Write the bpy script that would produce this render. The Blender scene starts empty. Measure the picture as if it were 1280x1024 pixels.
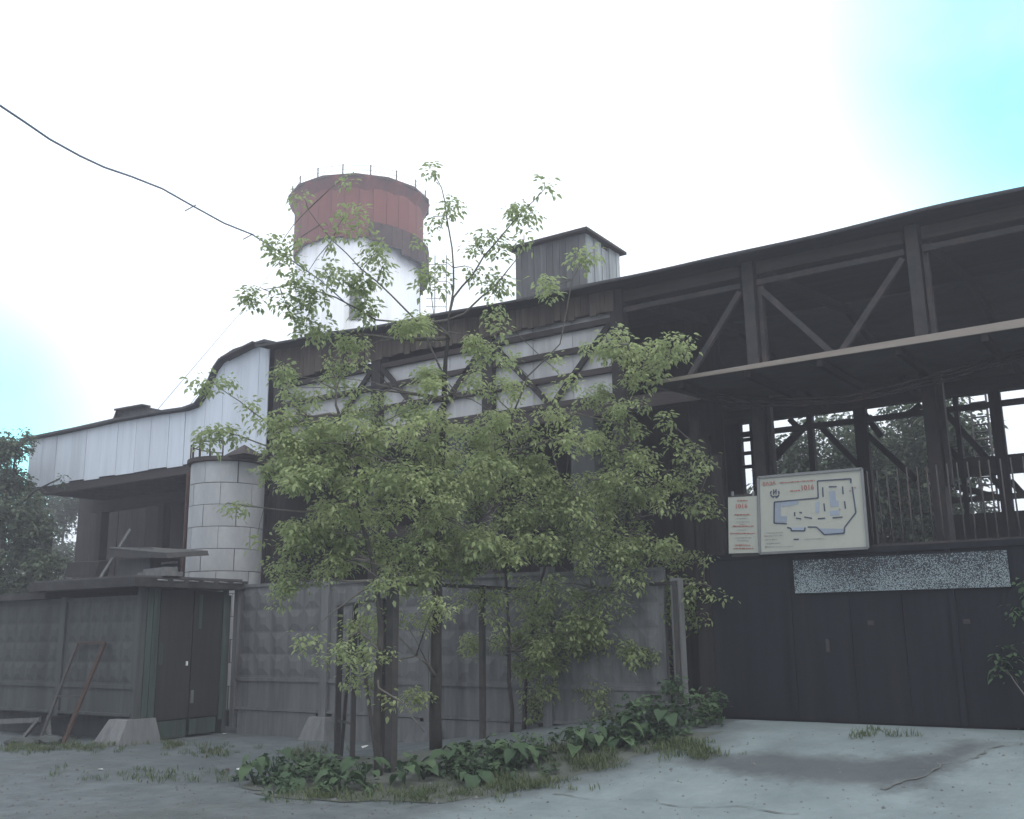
import bpy, bmesh, math, random
import numpy as np
from mathutils import Vector, Matrix
from mathutils.geometry import delaunay_2d_cdt
random.seed(7); RNG = np.random.default_rng(7)
scene = bpy.context.scene
COL = scene.collection

# ------------------------------------------------------------------ camera
FPX, PITCH, ROLL, YAW = 1250.0, math.radians(12.43), math.radians(-0.77), math.radians(33.48)
EYE = Vector((0, 0, 1.9))
FW = Vector((-math.sin(YAW)*math.cos(PITCH), math.cos(YAW)*math.cos(PITCH), math.sin(PITCH)))
RT = Vector((math.cos(YAW), math.sin(YAW), 0)); UP = RT.cross(FW)
RT, UP = math.cos(ROLL)*RT + math.sin(ROLL)*UP, -math.sin(ROLL)*RT + math.cos(ROLL)*UP
cd = bpy.data.cameras.new('camera'); cam = bpy.data.objects.new('camera', cd); COL.objects.link(cam)
cd.sensor_width = 36; cd.sensor_fit = 'HORIZONTAL'; cd.lens = FPX/1280*36; cd.clip_end = 3000; cd.clip_start = .1
cam.matrix_world = Matrix(((RT.x, UP.x, -FW.x, EYE.x), (RT.y, UP.y, -FW.y, EYE.y), (RT.z, UP.z, -FW.z, EYE.z), (0, 0, 0, 1)))
scene.camera = cam

# ------------------------------------------------------------------ sky, sun, exposure
SUN_EL, SUN_AZ = math.radians(55), math.radians(98)      # azimuth from +Y towards +X
w = bpy.data.worlds.new('World'); scene.world = w; w.use_nodes = True
nt = w.node_tree; nt.nodes.clear()
def N(t, **k):
    n = nt.nodes.new(t)
    for a, b in k.items(): setattr(n, a, b)
    return n
def lk(a, b): nt.links.new(a, b)
out = N('ShaderNodeOutputWorld'); bg = N('ShaderNodeBackground'); bg.inputs['Strength'].default_value = .12
sky = N('ShaderNodeTexSky', sky_type='NISHITA', sun_disc=False, sun_elevation=SUN_EL, sun_rotation=SUN_AZ)
sky.air_density = 1.0; sky.dust_density = 1.5
tc = N('ShaderNodeTexCoord')
no = N('ShaderNodeTexNoise'); no.inputs['Scale'].default_value = 2.3; no.inputs['Detail'].default_value = 7; no.inputs['Roughness'].default_value = .55
mp = N('ShaderNodeMapping'); mp.inputs['Location'].default_value = (3.1, 1.7, 0.4); mp.inputs['Scale'].default_value = (1, 1, 1.6)
lk(tc.outputs['Generated'], mp.inputs['Vector']); lk(mp.outputs[0], no.inputs['Vector'])
def lobe(d, c0, c1):                                     # a thin place in the cloud deck round one direction
    v = N('ShaderNodeVectorMath', operation='DOT_PRODUCT'); v.inputs[1].default_value = d
    lk(tc.outputs['Generated'], v.inputs[0])
    r = N('ShaderNodeMapRange'); r.interpolation_type = 'SMOOTHSTEP'
    r.inputs['From Min'].default_value = c0; r.inputs['From Max'].default_value = c1
    lk(v.outputs['Value'], r.inputs['Value']); return r.outputs[0]
def dirpx(x, y): return (FW + (x-640)/FPX*RT - (y-512)/FPX*UP).normalized()
l1 = lobe(dirpx(1460, -30), math.cos(math.radians(19)), math.cos(math.radians(-1)))
l2 = lobe(dirpx(-100, 540), math.cos(math.radians(9)), math.cos(math.radians(-4)))
add = N('ShaderNodeMath', operation='ADD'); lk(l1, add.inputs[0]); lk(l2, add.inputs[1])
cr = N('ShaderNodeMapRange'); cr.inputs['From Min'].default_value = .66; cr.inputs['From Max'].default_value = .85
lk(no.outputs['Fac'], cr.inputs['Value'])
wz = N('ShaderNodeMapRange'); wz.inputs['From Min'].default_value = .35; wz.inputs['From Max'].default_value = .65; wz.inputs['To Min'].default_value = .6; wz.inputs['To Max'].default_value = 1.1; lk(no.outputs['Fac'], wz.inputs['Value'])
wm = N('ShaderNodeMath', operation='MULTIPLY'); lk(add.outputs[0], wm.inputs[0]); lk(wz.outputs[0], wm.inputs[1])
gap = N('ShaderNodeMath', operation='ADD', use_clamp=True); lk(wm.outputs[0], gap.inputs[0]); lk(cr.outputs[0], gap.inputs[1])
cn = N('ShaderNodeMapRange'); cn.inputs['To Min'].default_value = 9.2; cn.inputs['To Max'].default_value = 11.6
lk(no.outputs['Fac'], cn.inputs['Value'])
cc = N('ShaderNodeVectorMath', operation='SCALE'); cc.inputs[0].default_value = (.93, 1.0, 1.05); lk(cn.outputs[0], cc.inputs['Scale'])
sk = N('ShaderNodeVectorMath', operation='MULTIPLY'); sk.inputs[1].default_value = (1.7, 4.2, 3.2); lk(sky.outputs[0], sk.inputs[0])
mx = N('ShaderNodeMix', data_type='RGBA'); lk(gap.outputs[0], mx.inputs['Factor']); lk(cc.outputs[0], mx.inputs['A']); lk(sk.outputs[0], mx.inputs['B'])
lk(mx.outputs['Result'], bg.inputs['Color']); lk(bg.outputs[0], out.inputs['Surface'])
sl = bpy.data.lights.new('sun', 'SUN'); sl.energy = 1.4; sl.angle = math.radians(40); sl.color = (1, .98, .95)
so = bpy.data.objects.new('sun', sl); COL.objects.link(so)
sd = Vector((math.sin(SUN_AZ)*math.cos(SUN_EL), math.cos(SUN_AZ)*math.cos(SUN_EL), math.sin(SUN_EL)))
so.rotation_euler = sd.to_track_quat('Z', 'Y').to_euler(); so.location = (0, 0, 40)
scene.cycles.max_bounces = 6; scene.cycles.diffuse_bounces = 3; scene.cycles.transmission_bounces = 4; scene.cycles.volume_bounces = 0
vs = scene.view_settings; vs.view_transform = 'Standard'; vs.look = 'None'; vs.gamma = 1; vs.exposure = 0.3; vs.use_curve_mapping = False

# ------------------------------------------------------------------ measuring helpers
def ray(x, y): return FW + (x-640)/FPX*RT - (y-512)/FPX*UP
def at(x, y, ax, v):
    d = ray(x, y); i = 'XYZ'.index(ax); return EYE + d*((v-EYE[i])/d[i])
def dep(x, y, d): return EYE + ray(x, y)*d               # d metres along the optical axis
def sm(a, b, x):
    t = min(1, max(0, (x-a)/(b-a))); return t*t*(3-2*t)
def gz(x, y):                                            # height of the ground: a ramp up to the gate
    return .62*sm(-12.5, -6.2, x)*sm(9.3, 13.6, y)
def gpt(x, y):                                           # the ground point seen at a picture position
    d = ray(x, y); z = 0
    for _ in range(40):
        p = EYE + d*((z-EYE.z)/d.z); z = .6*z + .4*gz(p.x, p.y)
    return Vector((p.x, p.y, gz(p.x, p.y)))

# ------------------------------------------------------------------ mesh helpers
class MB:
    def __init__(s): s.v = []; s.f = []; s.sm = False
    def add(s, vs, fs):
        o = len(s.v); s.v += [Vector(v) for v in vs]; s.f += [tuple(i+o for i in f) for f in fs]; return s
    def hexa(s, p): return s.add(p, [(0,3,2,1),(4,5,6,7),(0,1,5,4),(1,2,6,5),(2,3,7,6),(3,0,4,7)])
    def box(s, a, b):
        x0, y0, z0 = (min(a[i], b[i]) for i in range(3)); x1, y1, z1 = (max(a[i], b[i]) for i in range(3))
        return s.hexa([(x0,y0,z0),(x1,y0,z0),(x1,y1,z0),(x0,y1,z0),(x0,y0,z1),(x1,y0,z1),(x1,y1,z1),(x0,y1,z1)])
    def beam(s, p, q, wd, dp, side=None):
        p, q = Vector(p), Vector(q); d = (q-p).normalized()
        a = Vector(side) if side else Vector((0, 1, 0))
        if abs(d.dot(a)) > .95: a = Vector((1, 0, 0))
        n = (a - d*a.dot(d)).normalized(); u = d.cross(n)
        r = [(-1,-1),(1,-1),(1,1),(-1,1)]
        return s.hexa([p+u*wd/2*i+n*dp/2*j for i, j in r] + [q+u*wd/2*i+n*dp/2*j for i, j in r])
    def tube(s, pts, rad, n=8):
        pts = [Vector(p) for p in pts]
        rad = rad if isinstance(rad, (list, tuple)) else [rad]*len(pts)
        vs, fs = [], []; prev = None
        for i, p in enumerate(pts):
            d = (pts[min(i+1, len(pts)-1)] - pts[max(i-1, 0)]).normalized()
            a = prev if prev else (Vector((1, 0, 0)) if abs(d.x) < .9 else Vector((0, 1, 0)))
            u = (a - d*a.dot(d)).normalized(); prev = u; v = d.cross(u)
            for k in range(n):
                t = 2*math.pi*k/n; vs.append(p + (u*math.cos(t)+v*math.sin(t))*rad[i])
        for i in range(len(pts)-1):
            for k in range(n):
                a, b = i*n+k, i*n+(k+1) % n; fs.append((a, b, b+n, a+n))
        fs.append(tuple(range(n-1, -1, -1))); fs.append(tuple(range((len(pts)-1)*n, len(pts)*n)))
        s.sm = True
        return s.add(vs, fs)
    def prism(s, poly, off):
        n = len(poly); off = Vector(off)
        return s.add([Vector(p) for p in poly]+[Vector(p)+off for p in poly],
            [tuple(range(n-1, -1, -1)), tuple(range(n, 2*n))]+[(i, (i+1) % n, n+(i+1) % n, n+i) for i in range(n)])
    def mesh(s, name, base=Vector((0,0,0)), mat=None):
        m = bpy.data.meshes.new(name); m.from_pydata([v-base for v in s.v], [], s.f)
        bm = bmesh.new(); bm.from_mesh(m); bmesh.ops.recalc_face_normals(bm, faces=bm.faces); bm.to_mesh(m); bm.free()
        if s.sm:
            m.polygons.foreach_set('use_smooth', [len(p.vertices) == 4 for p in m.polygons])
        if mat: m.materials.append(mat)
        return m
    def build(s, name, mat, parent=None, kind=None, label=None):
        o = bpy.data.objects.new(name, s.mesh(name, wpos(parent), mat)); COL.objects.link(o); o.parent = parent
        if kind: o['kind'] = kind
        if label: o['label'] = label
        return o
def wpos(o):
    p = Vector((0, 0, 0))
    while o: p += o.location; o = o.parent
    return p
def thing(name, label, cat, loc, group=None):
    o = bpy.data.objects.new(name, None); COL.objects.link(o); o.location = loc; o.empty_display_size = .2
    return tag(o, label, cat, group)
def tag(o, label, cat, group=None):
    o['label'] = label; o['category'] = cat
    if group: o['group'] = group
    return o
def piece(mesh, name, parent, loc, rot=(0,0,0), scale=(1,1,1)):
    o = bpy.data.objects.new(name, mesh); COL.objects.link(o); o.parent = parent
    o.location = Vector(loc) - wpos(parent); o.rotation_euler = rot; o.scale = scale
    return o
def bx(name, a, b, mat, parent, **k): return MB().box(a, b).build(name, mat, parent, **k)
def bm_(name, p, q, wd, dp, mat, parent, side=None, **k): return MB().beam(p, q, wd, dp, side).build(name, mat, parent, **k)

# ------------------------------------------------------------------ materials
def M(name, c1, c2, scale=3.0, rough=.85, bump=.15, stretch=(1,1,1), rnd=.12, stain=None, stain_amt=.5, stain_scale=.8, spec=.3, fine=18, metal=0):
    m = bpy.data.materials.new(name); m.use_nodes = True; t = m.node_tree; P = t.nodes['Principled BSDF']
    def n(ty, **k):
        q = t.nodes.new(ty)
        for a, b in k.items(): setattr(q, a, b)
        return q
    L = t.links.new
    co = n('ShaderNodeTexCoord'); mp = n('ShaderNodeMapping'); mp.inputs['Scale'].default_value = stretch
    oi = n('ShaderNodeObjectInfo'); L(co.outputs['Object'], mp.inputs['Vector'])
    a = n('ShaderNodeTexNoise'); a.inputs['Scale'].default_value = scale; a.inputs['Detail'].default_value = 8; a.inputs['Roughness'].default_value = .65
    L(mp.outputs[0], a.inputs['Vector'])
    r = n('ShaderNodeMapRange'); r.inputs['From Min'].default_value = .3; r.inputs['From Max'].default_value = .7; L(a.outputs['Fac'], r.inputs['Value'])
    mx = n('ShaderNodeMix', data_type='RGBA'); mx.inputs['A'].default_value = (*c1, 1); mx.inputs['B'].default_value = (*c2, 1); L(r.outputs[0], mx.inputs['Factor'])
    col = mx.outputs['Result']
    if stain:
        s = n('ShaderNodeTexNoise'); s.inputs['Scale'].default_value = stain_scale; s.inputs['Detail'].default_value = 9; s.inputs['Roughness'].default_value = .7
        L(mp.outputs[0], s.inputs['Vector'])
        sr = n('ShaderNodeMapRange'); sr.inputs['From Min'].default_value = .5; sr.inputs['From Max'].default_value = .68; sr.inputs['To Max'].default_value = stain_amt
        L(s.outputs['Fac'], sr.inputs['Value'])
        m2 = n('ShaderNodeMix', data_type='RGBA'); m2.inputs['B'].default_value = (*stain, 1); L(sr.outputs[0], m2.inputs['Factor']); L(col, m2.inputs['A']); col = m2.outputs['Result']
    rr = n('ShaderNodeMapRange'); rr.inputs['To Min'].default_value = 1-rnd; rr.inputs['To Max'].default_value = 1+rnd; L(oi.outputs['Random'], rr.inputs['Value'])
    vm = n('ShaderNodeVectorMath', operation='SCALE'); L(col, vm.inputs[0]); L(rr.outputs[0], vm.inputs['Scale'])
    L(vm.outputs[0], P.inputs['Base Color']); P.inputs['Roughness'].default_value = rough; P.inputs['Specular IOR Level'].default_value = spec; P.inputs['Metallic'].default_value = metal
    if bump:
        f = n('ShaderNodeTexNoise'); f.inputs['Scale'].default_value = fine; f.inputs['Detail'].default_value = 6; L(mp.outputs[0], f.inputs['Vector'])
        b = n('ShaderNodeBump'); b.inputs['Strength'].default_value = bump; b.inputs['Distance'].default_value = .03; L(f.outputs['Fac'], b.inputs['Height']); L(b.outputs[0], P.inputs['Normal'])
    return m
VS = (4, 4, .35)      # vertical streaks
HS = (.35, 4, 4)      # streaks along x
m_dirt   = M('packed_dirt', (.062,.076,.081), (.12,.138,.145), 2.2, .95, .9, stain=(.06,.067,.064), stain_amt=.6, stain_scale=.45, rnd=0, fine=7)
m_road   = M('pale_concrete_road', (.135,.168,.176), (.20,.24,.248), 1.2, .9, .7, stain=(.10,.122,.128), stain_amt=.6, stain_scale=.5, rnd=0, fine=9)
m_patch  = M('asphalt_patch', (.085,.095,.10), (.14,.155,.16), 1.3, .9, .4, stain=(.16,.175,.175), stain_amt=.5, stain_scale=1.1, rnd=.05, fine=14)
m_verge  = M('earth_verge', (.06,.068,.06), (.098,.108,.095), 2.2, .95, .5, stain=(.055,.07,.04), stain_amt=.6, rnd=0)
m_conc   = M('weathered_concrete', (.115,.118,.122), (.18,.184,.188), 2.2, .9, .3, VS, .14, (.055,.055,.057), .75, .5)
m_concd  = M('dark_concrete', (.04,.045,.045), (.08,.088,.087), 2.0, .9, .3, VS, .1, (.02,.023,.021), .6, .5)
m_slab   = M('tarred_slab', (.022,.022,.023), (.05,.049,.048), 3, .9, .3, rnd=.1, stain=(.085,.088,.088), stain_amt=.4, stain_scale=1.5)
m_block  = M('silo_block', (.29,.30,.315), (.385,.395,.405), 2.0, .85, .2, (1,1,.6), .07, (.20,.205,.215), .6, .9)
m_sheet  = M('whitewashed_sheet', (.55,.60,.68), (.66,.70,.77), 1.2, .7, .12, VS, .06, (.42,.45,.50), .5, .45)
m_panel  = M('white_panel', (.40,.40,.42), (.52,.52,.53), 1.5, .85, .1, VS, .07, (.28,.27,.27), .5, .5)
m_timber = M('dark_timber', (.02,.018,.019), (.045,.04,.04), 3.0, .9, .25, VS, .18)
m_timbh  = M('dark_timber_rail', (.035,.03,.03), (.065,.055,.053), 3.0, .9, .25, HS, .15)
m_fascia = M('brown_fascia', (.05,.04,.036), (.11,.09,.075), 2.5, .9, .25, VS, .3)
m_grey   = M('silvered_boards', (.075,.077,.08), (.14,.14,.14), 2.5, .9, .25, VS, .22)
m_pale   = M('lit_side_boards', (.22,.24,.25), (.38,.40,.42), 2.5, .9, .25, VS, .3)
m_roof   = M('roofing_felt', (.05,.05,.052), (.085,.083,.085), 2.0, .95, .2, rnd=.1)
m_deck   = M('roof_deck', (.02,.02,.022), (.042,.04,.042), 2.0, .9, .25, HS, .22)
m_steel  = M('grey_steel', (.028,.027,.03), (.05,.048,.051), 4.0, .7, .1, rnd=.12, stain=(.10,.06,.045), stain_amt=.5, stain_scale=2)
m_canopy = M('canopy_board', (.24,.205,.18), (.31,.27,.24), 2.0, .8, .15, HS, .06, (.2,.17,.15), .4, .6)
m_iron   = M('dark_iron', (.035,.036,.038), (.06,.058,.056), 6, .75, .1, rnd=.1, stain=(.09,.05,.035), stain_amt=.4, stain_scale=3)
m_rust   = M('rust', (.045,.03,.025), (.075,.044,.034), 7, .9, .25, stain=(.12,.095,.05), stain_amt=.35, stain_scale=2.2)
m_red    = M('faded_red_sheet', (.14,.038,.028), (.205,.057,.040), 1.0, .75, .1, VS, .08, (.09,.035,.032), .7, .35)
m_brown  = M('rotten_skirt', (.035,.02,.016), (.07,.036,.028), 3, .9, .2, rnd=.25)
m_white  = M('tower_whitewash', (.66,.68,.74), (.78,.79,.83), .8, .8, .1, VS, .04, (.45,.44,.40), .6, .35)
m_gate   = M('gate_sheet', (.011,.013,.0165), (.020,.0225,.027), 1.2, .85, .06, VS, .07, (.03,.03,.033), .5, .5, spec=.12)
m_door   = M('burnt_door', (.018,.018,.018), (.032,.031,.03), 1.6, .8, .15, VS, .08, (.018,.018,.018), .9, .45)
m_green  = M('green_paint', (.03,.042,.038), (.06,.085,.072), 3.0, .8, .2, VS, .1, (.02,.022,.02), .9, 1.1)
m_board  = M('sign_board', (.34,.35,.31), (.40,.405,.36), 1.5, .7, .03, rnd=.02, stain=(.27,.28,.27), stain_amt=.6)
m_sframe = M('sign_frame', (.15,.155,.165), (.2,.205,.21), 5, .6, .05)
m_pblue  = M('plan_blue', (.25,.29,.36), (.29,.33,.39), 4, .7, 0)
m_pnavy  = M('plan_line', (.05,.06,.10), (.07,.08,.12), 6, .7, 0)
m_pred   = M('sign_red', (.30,.115,.105), (.35,.16,.145), 8, .7, 0)
m_pgrey  = M('sign_grey', (.24,.24,.24), (.32,.31,.31), 8, .7, 0)
m_bark   = M('bark', (.032,.03,.029), (.07,.065,.06), 8, .95, .4, (1,1,.4))
m_twig   = M('young_bark', (.10,.095,.085), (.17,.155,.14), 8, .9, .2, (1,1,.4))
m_wire   = M('cable', (.10,.13,.20), (.13,.16,.23), 5, .6, 0)
m_litter = M('litter', (.6,.6,.6), (.75,.75,.75), 5, .7, .1)
m_glass  = M('grey_slate', (.14,.145,.15), (.2,.2,.2), 3, .8, .1)

def leafmat(name, a, b, trans=.35):
    m = bpy.data.materials.new(name); m.use_nodes = True; t = m.node_tree; t.nodes.clear(); L = t.links.new
    o = t.nodes.new('ShaderNodeOutputMaterial'); at_ = t.nodes.new('ShaderNodeAttribute'); at_.attribute_name = 'tint'
    mx = t.nodes.new('ShaderNodeMix'); mx.data_type = 'RGBA'; mx.inputs['A'].default_value = (*a, 1); mx.inputs['B'].default_value = (*b, 1); L(at_.outputs['Fac'], mx.inputs['Factor'])
    d = t.nodes.new('ShaderNodeBsdfPrincipled'); d.inputs['Roughness'].default_value = .7; d.inputs['Specular IOR Level'].default_value = .2; L(mx.outputs['Result'], d.inputs['Base Color'])
    tr = t.nodes.new('ShaderNodeBsdfTranslucent'); L(mx.outputs['Result'], tr.inputs['Color'])
    ms = t.nodes.new('ShaderNodeMixShader'); ms.inputs[0].default_value = trans; L(d.outputs[0], ms.inputs[1]); L(tr.outputs[0], ms.inputs[2]); L(ms.outputs[0], o.inputs[0])
    return m
m_leaf  = leafmat('maple_leaf', (.27,.33,.165), (.43,.485,.25), .5)
m_leafd = leafmat('dark_leaf', (.07,.095,.065), (.135,.165,.105), .35)
m_weed  = leafmat('weed_leaf', (.045,.08,.045), (.095,.145,.075), .25)
m_grass = leafmat('grass_blade', (.065,.09,.045), (.115,.14,.07), .25)

# ------------------------------------------------------------------ ground
def sheet(name, poly, mat, dz, step, parent=None, kind='structure', jitter=0, sub=.35):
    """a flat-lying sheet following the ground, bounded by a polygon of (x, y)"""
    pts = []
    for i, p in enumerate(poly):
        q = poly[(i+1) % len(poly)]; n = max(1, int(math.hypot(q[0]-p[0], q[1]-p[1])/sub))
        for k in range(n):
            t = k/n; j = jitter if k else 0
            pts.append(Vector((p[0]+(q[0]-p[0])*t+random.uniform(-j, j), p[1]+(q[1]-p[1])*t+random.uniform(-j, j))))
    nb = len(pts); xs = [p.x for p in pts]; ys = [p.y for p in pts]
    gx = np.arange(min(xs), max(xs), step); gy = np.arange(min(ys), max(ys), step)
    inner = [Vector((x+random.uniform(-.2, .2)*step, y+random.uniform(-.2, .2)*step)) for x in gx for y in gy]
    v, e, f, *_ = delaunay_2d_cdt(pts+inner, [], [list(range(nb))], 2, 1e-5)
    used = sorted({i for t in f for i in t}); mp = {i: k for k, i in enumerate(used)}
    me = bpy.data.meshes.new(name); me.from_pydata([(v[i].x, v[i].y, gz(v[i].x, v[i].y)+dz) for i in used], [], [tuple(mp[i] for i in t) for t in f])
    me.polygons.foreach_set('use_smooth', [True]*len(me.polygons)); me.materials.append(mat)
    bmx = bmesh.new(); bmx.from_mesh(me); bmesh.ops.recalc_face_normals(bmx, faces=bmx.faces)
    if sum(fc.normal.z for fc in bmx.faces) < 0: bmesh.ops.reverse_faces(bmx, faces=bmx.faces)
    bmx.to_mesh(me); bmx.free()
    o = bpy.data.objects.new(name, me); COL.objects.link(o); o.parent = parent
    if kind: o['kind'] = kind
    return o
gxs = sorted(set([-180, -110, -70, -45] + [round(x, 3) for x in np.arange(-30, 8.01, .25)] + [14, 30, 80, 140]))
gys = sorted(set([-100, -30, -8, 0] + [round(y, 3) for y in np.arange(4, 18.01, .25)] + [22, 30, 45, 80, 120, 180]))
gme = bpy.data.meshes.new('ground')
gme.from_pydata([(x, y, gz(x, y)) for y in gys for x in gxs], [], [(j*len(gxs)+i, j*len(gxs)+i+1, (j+1)*len(gxs)+i+1, (j+1)*len(gxs)+i) for j in range(len(gys)-1) for i in range(len(gxs)-1)])
gme.polygons.foreach_set('use_smooth', [True]*len(gme.polygons)); gme.materials.append(m_dirt)
go = bpy.data.objects.new('ground', gme); COL.objects.link(go); go['kind'] = 'structure'
g2 = lambda *q: [tuple(gpt(*p)[:2]) for p in q]
left_edge = g2((930, 906), (900, 921), (862, 934), (815, 949), (760, 962), (700, 976), (640, 991), (575, 1008), (520, 1030))
left_edge = [(x-.35, y-.2) for x, y in left_edge]
road = sheet('road', left_edge + [(-9.5, 4), (-7, 0), (6, 0), (6, 14.0), (-5.4, 14.0)], m_road, .006, .2, jitter=.05, sub=.2)
PATCH = g2((838, 952), (905, 941), (960, 940), (1040, 946), (1110, 946), (1165, 939), (1215, 924), (1262, 926), (1205, 957), (1150, 985), (1105, 989), (1040, 984), (960, 973), (890, 966))
sheet('verge', g2((300, 985), (345, 965), (400, 950), (480, 945), (560, 935), (640, 940), (690, 935), (760, 925), (850, 918), (905, 915), (850, 935), (760, 961), (690, 978), (600, 1000), (520, 1004), (420, 1003), (350, 998)), m_verge, .0095, .25, jitter=.12, sub=.2)
def dseg(p, a, b):
    ax, ay, bx_, by_ = *a, *b; dx, dy = bx_-ax, by_-ay; t = max(0, min(1, ((p[0]-ax)*dx+(p[1]-ay)*dy)/(dx*dx+dy*dy+1e-9)))
    return math.hypot(p[0]-ax-t*dx, p[1]-ay-t*dy)
def inside(p, poly):
    c = False
    for a, b in zip(poly, poly[1:]+poly[:1]):
        if (a[1] > p[1]) != (b[1] > p[1]) and p[0] < (b[0]-a[0])*(p[1]-a[1])/(b[1]-a[1])+a[0]: c = not c
    return c
def attr(me, name, fn):
    q = me.attributes.new(name, 'FLOAT', 'POINT'); q.data.foreach_set('value', [fn((v.co.x, v.co.y)) for v in me.vertices])
attr(road.data, 'edge', lambda p: min(dseg(p, a, b) for a, b in zip(left_edge, left_edge[1:])))
attr(road.data, 'patch', lambda p: (1 if inside(p, PATCH) else -1)*min(dseg(p, a, b) for a, b in zip(PATCH, PATCH[1:]+PATCH[:1])))
def layer(mat, aname, lo, hi, c1, c2, nscale, namp):
    t = mat.node_tree; P_ = t.nodes['Principled BSDF']; old = P_.inputs['Base Color'].links[0].from_socket; L = t.links.new
    a_ = t.nodes.new('ShaderNodeAttribute'); a_.attribute_name = aname; co = t.nodes.new('ShaderNodeTexCoord')
    n1 = t.nodes.new('ShaderNodeTexNoise'); n1.inputs['Scale'].default_value = nscale; n1.inputs['Detail'].default_value = 8; n1.inputs['Roughness'].default_value = .7; L(co.outputs['Object'], n1.inputs['Vector'])
    ma = t.nodes.new('ShaderNodeMath'); ma.operation = 'MULTIPLY_ADD'; ma.inputs[1].default_value = namp; ma.inputs[2].default_value = -namp/2; L(n1.outputs['Fac'], ma.inputs[0])
    ad_ = t.nodes.new('ShaderNodeMath'); L(ma.outputs[0], ad_.inputs[0]); L(a_.outputs['Fac'], ad_.inputs[1])
    r_ = t.nodes.new('ShaderNodeMapRange'); r_.inputs['From Min'].default_value = lo; r_.inputs['From Max'].default_value = hi; L(ad_.outputs[0], r_.inputs['Value'])
    n2 = t.nodes.new('ShaderNodeTexNoise'); n2.inputs['Scale'].default_value = 1.4; n2.inputs['Detail'].default_value = 9; L(co.outputs['Object'], n2.inputs['Vector'])
    m1 = t.nodes.new('ShaderNodeMix'); m1.data_type = 'RGBA'; m1.inputs['A'].default_value = (*c1, 1); m1.inputs['B'].default_value = (*c2, 1); L(n2.outputs['Fac'], m1.inputs['Factor'])
    m2 = t.nodes.new('ShaderNodeMix'); m2.data_type = 'RGBA'; L(r_.outputs[0], m2.inputs['Factor']); L(old, m2.inputs['A']); L(m1.outputs['Result'], m2.inputs['B']); L(m2.outputs['Result'], P_.inputs['Base Color'])
layer(m_road, 'patch', -.12, .22, (.05, .058, .064), (.11, .123, .128), 2.0, .8)
layer(m_road, 'edge', .75, .1, (.07, .084, .09), (.12, .138, .145), 1.6, 1.3)
# cracks and joints of the road: narrow dark strips let into it
crk = M('road_joint', (.09,.095,.09), (.13,.13,.125), 5, .95, .3)
for k, (a, b, wd) in enumerate([((1105, 989), (1275, 930), .04), ((690, 995), (1000, 1018), .025)]):
    p, q = gpt(*a), gpt(*b); n = 26; d = (q-p).normalized(); s = Vector((-d.y, d.x, 0)); A = []; B = []
    for i in range(n):
        c = p.lerp(q, i/(n-1)) + s*(random.uniform(-.035, .035)+.05*math.sin(i*.7+k)); ww = wd*random.choice((.15, .3, .6, .9))
        A.append(c+s*ww/2); B.append(c-s*ww/2)
    vv = [(c.x, c.y, gz(c.x, c.y)+.018) for c in A+B]
    me = bpy.data.meshes.new('road_joint'); me.from_pydata(vv, [], [(n+i, n+i+1, i+1, i) for i in range(n-1)]); me.materials.append(crk)
    o = bpy.data.objects.new('road_joint', me); COL.objects.link(o); o.parent = road

# ------------------------------------------------------------------ factory hall
YF, YB = 16.5, 30.0
P = lambda x, y: at(x, y, 'Y', YF)
XL = P(342, 520).x; XR = 5.0
ZE = at(1280, 232, 'Y', YF-.45).z                                  # eave
ZP0, ZP1 = P(690, 509).z, P(750, 402).z              # white panels
ZTIE = P(1280, 284).z
PX = [P(343, 500).x+.1, P(470, 480).x, P(609, 470).x, P(772, 440).x, P(937, 380).x, P(1143, 330).x]
PX.append(PX[-1]+(PX[-1]-PX[-2])); PX.append(PX[-1]+2.9)
hall = thing('factory_hall', 'long dark open-fronted timber factory hall with white panelled left bays', 'building', ((XL+XR)/2, YF, 0))
# roof: felt on a board deck, sagging a little along the eave
def eave(x):                                         # the old eave is not quite straight
    t = (x-XL)/(PX[3]-XL)
    s = .36*(1-t)**1.5 if t < 1 else 0
    return ZE + s + .015*math.sin(x*1.9) - (.035*math.exp(-((x-PX[4]-.3)/1.3)**2))
xs = np.linspace(XL-.25, XR, 60); rm = MB(); YRG = 23.2; yfr = YF-.45
vs_, fs_ = [], []
for x in xs:
    z = eave(x); vs_ += [(x, yfr, z), (x, YRG, z+1.0), (x, YB+.6, ZE+.25), (x, yfr, z-.05), (x, YRG, z+.95), (x, YB+.6, ZE+.2)]
for i in range(len(xs)-1):
    a, b = i*6, i*6+6
    fs_ += [(a, a+1, b+1, b), (a+1, a+2, b+2, b+1), (a+3, b+3, b+4, a+4), (a+4, b+4, b+5, a+5), (a, b, b+3, a+3), (a+2, a+5, b+5, b+2)]
a = len(xs)*6-6; fs_ += [(0, 3, 4, 1), (1, 4, 5, 2), (a, a+1, a+4, a+3), (a+1, a+2, a+5, a+4)]
roof = rm.add(vs_, fs_).build('roof', m_roof, hall)
for k in range(22):                                  # deck boards under the felt
    y = YF-.38+k*.30
    t = (y-yfr)/(YRG-yfr); z = ZE+1.0*t-.075
    b = MB()
    for i in range(12):
        x0, x1 = XL+(XR-XL)*i/12, XL+(XR-XL)*(i+1)/12
        e0, e1 = eave(x0)-ZE, eave(x1)-ZE
        b.beam((x0, y, z+e0-random.uniform(0, .012)), (x1, y, z+e1), .25, .03, (0, 0, 1))
    b.build('deck_board', m_deck, roof)
for x in PX[3:]:                                     # rafters
    bm_('rafter', (x, YF, ZE-.2), (x, YRG, ZE+.8), .12, .2, m_timber, roof, (0, 0, 1))
    bm_('rafter', (x, YRG, ZE+.8), (x, YB, ZE+.06), .12, .2, m_timber, roof, (0, 0, 1))
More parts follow.
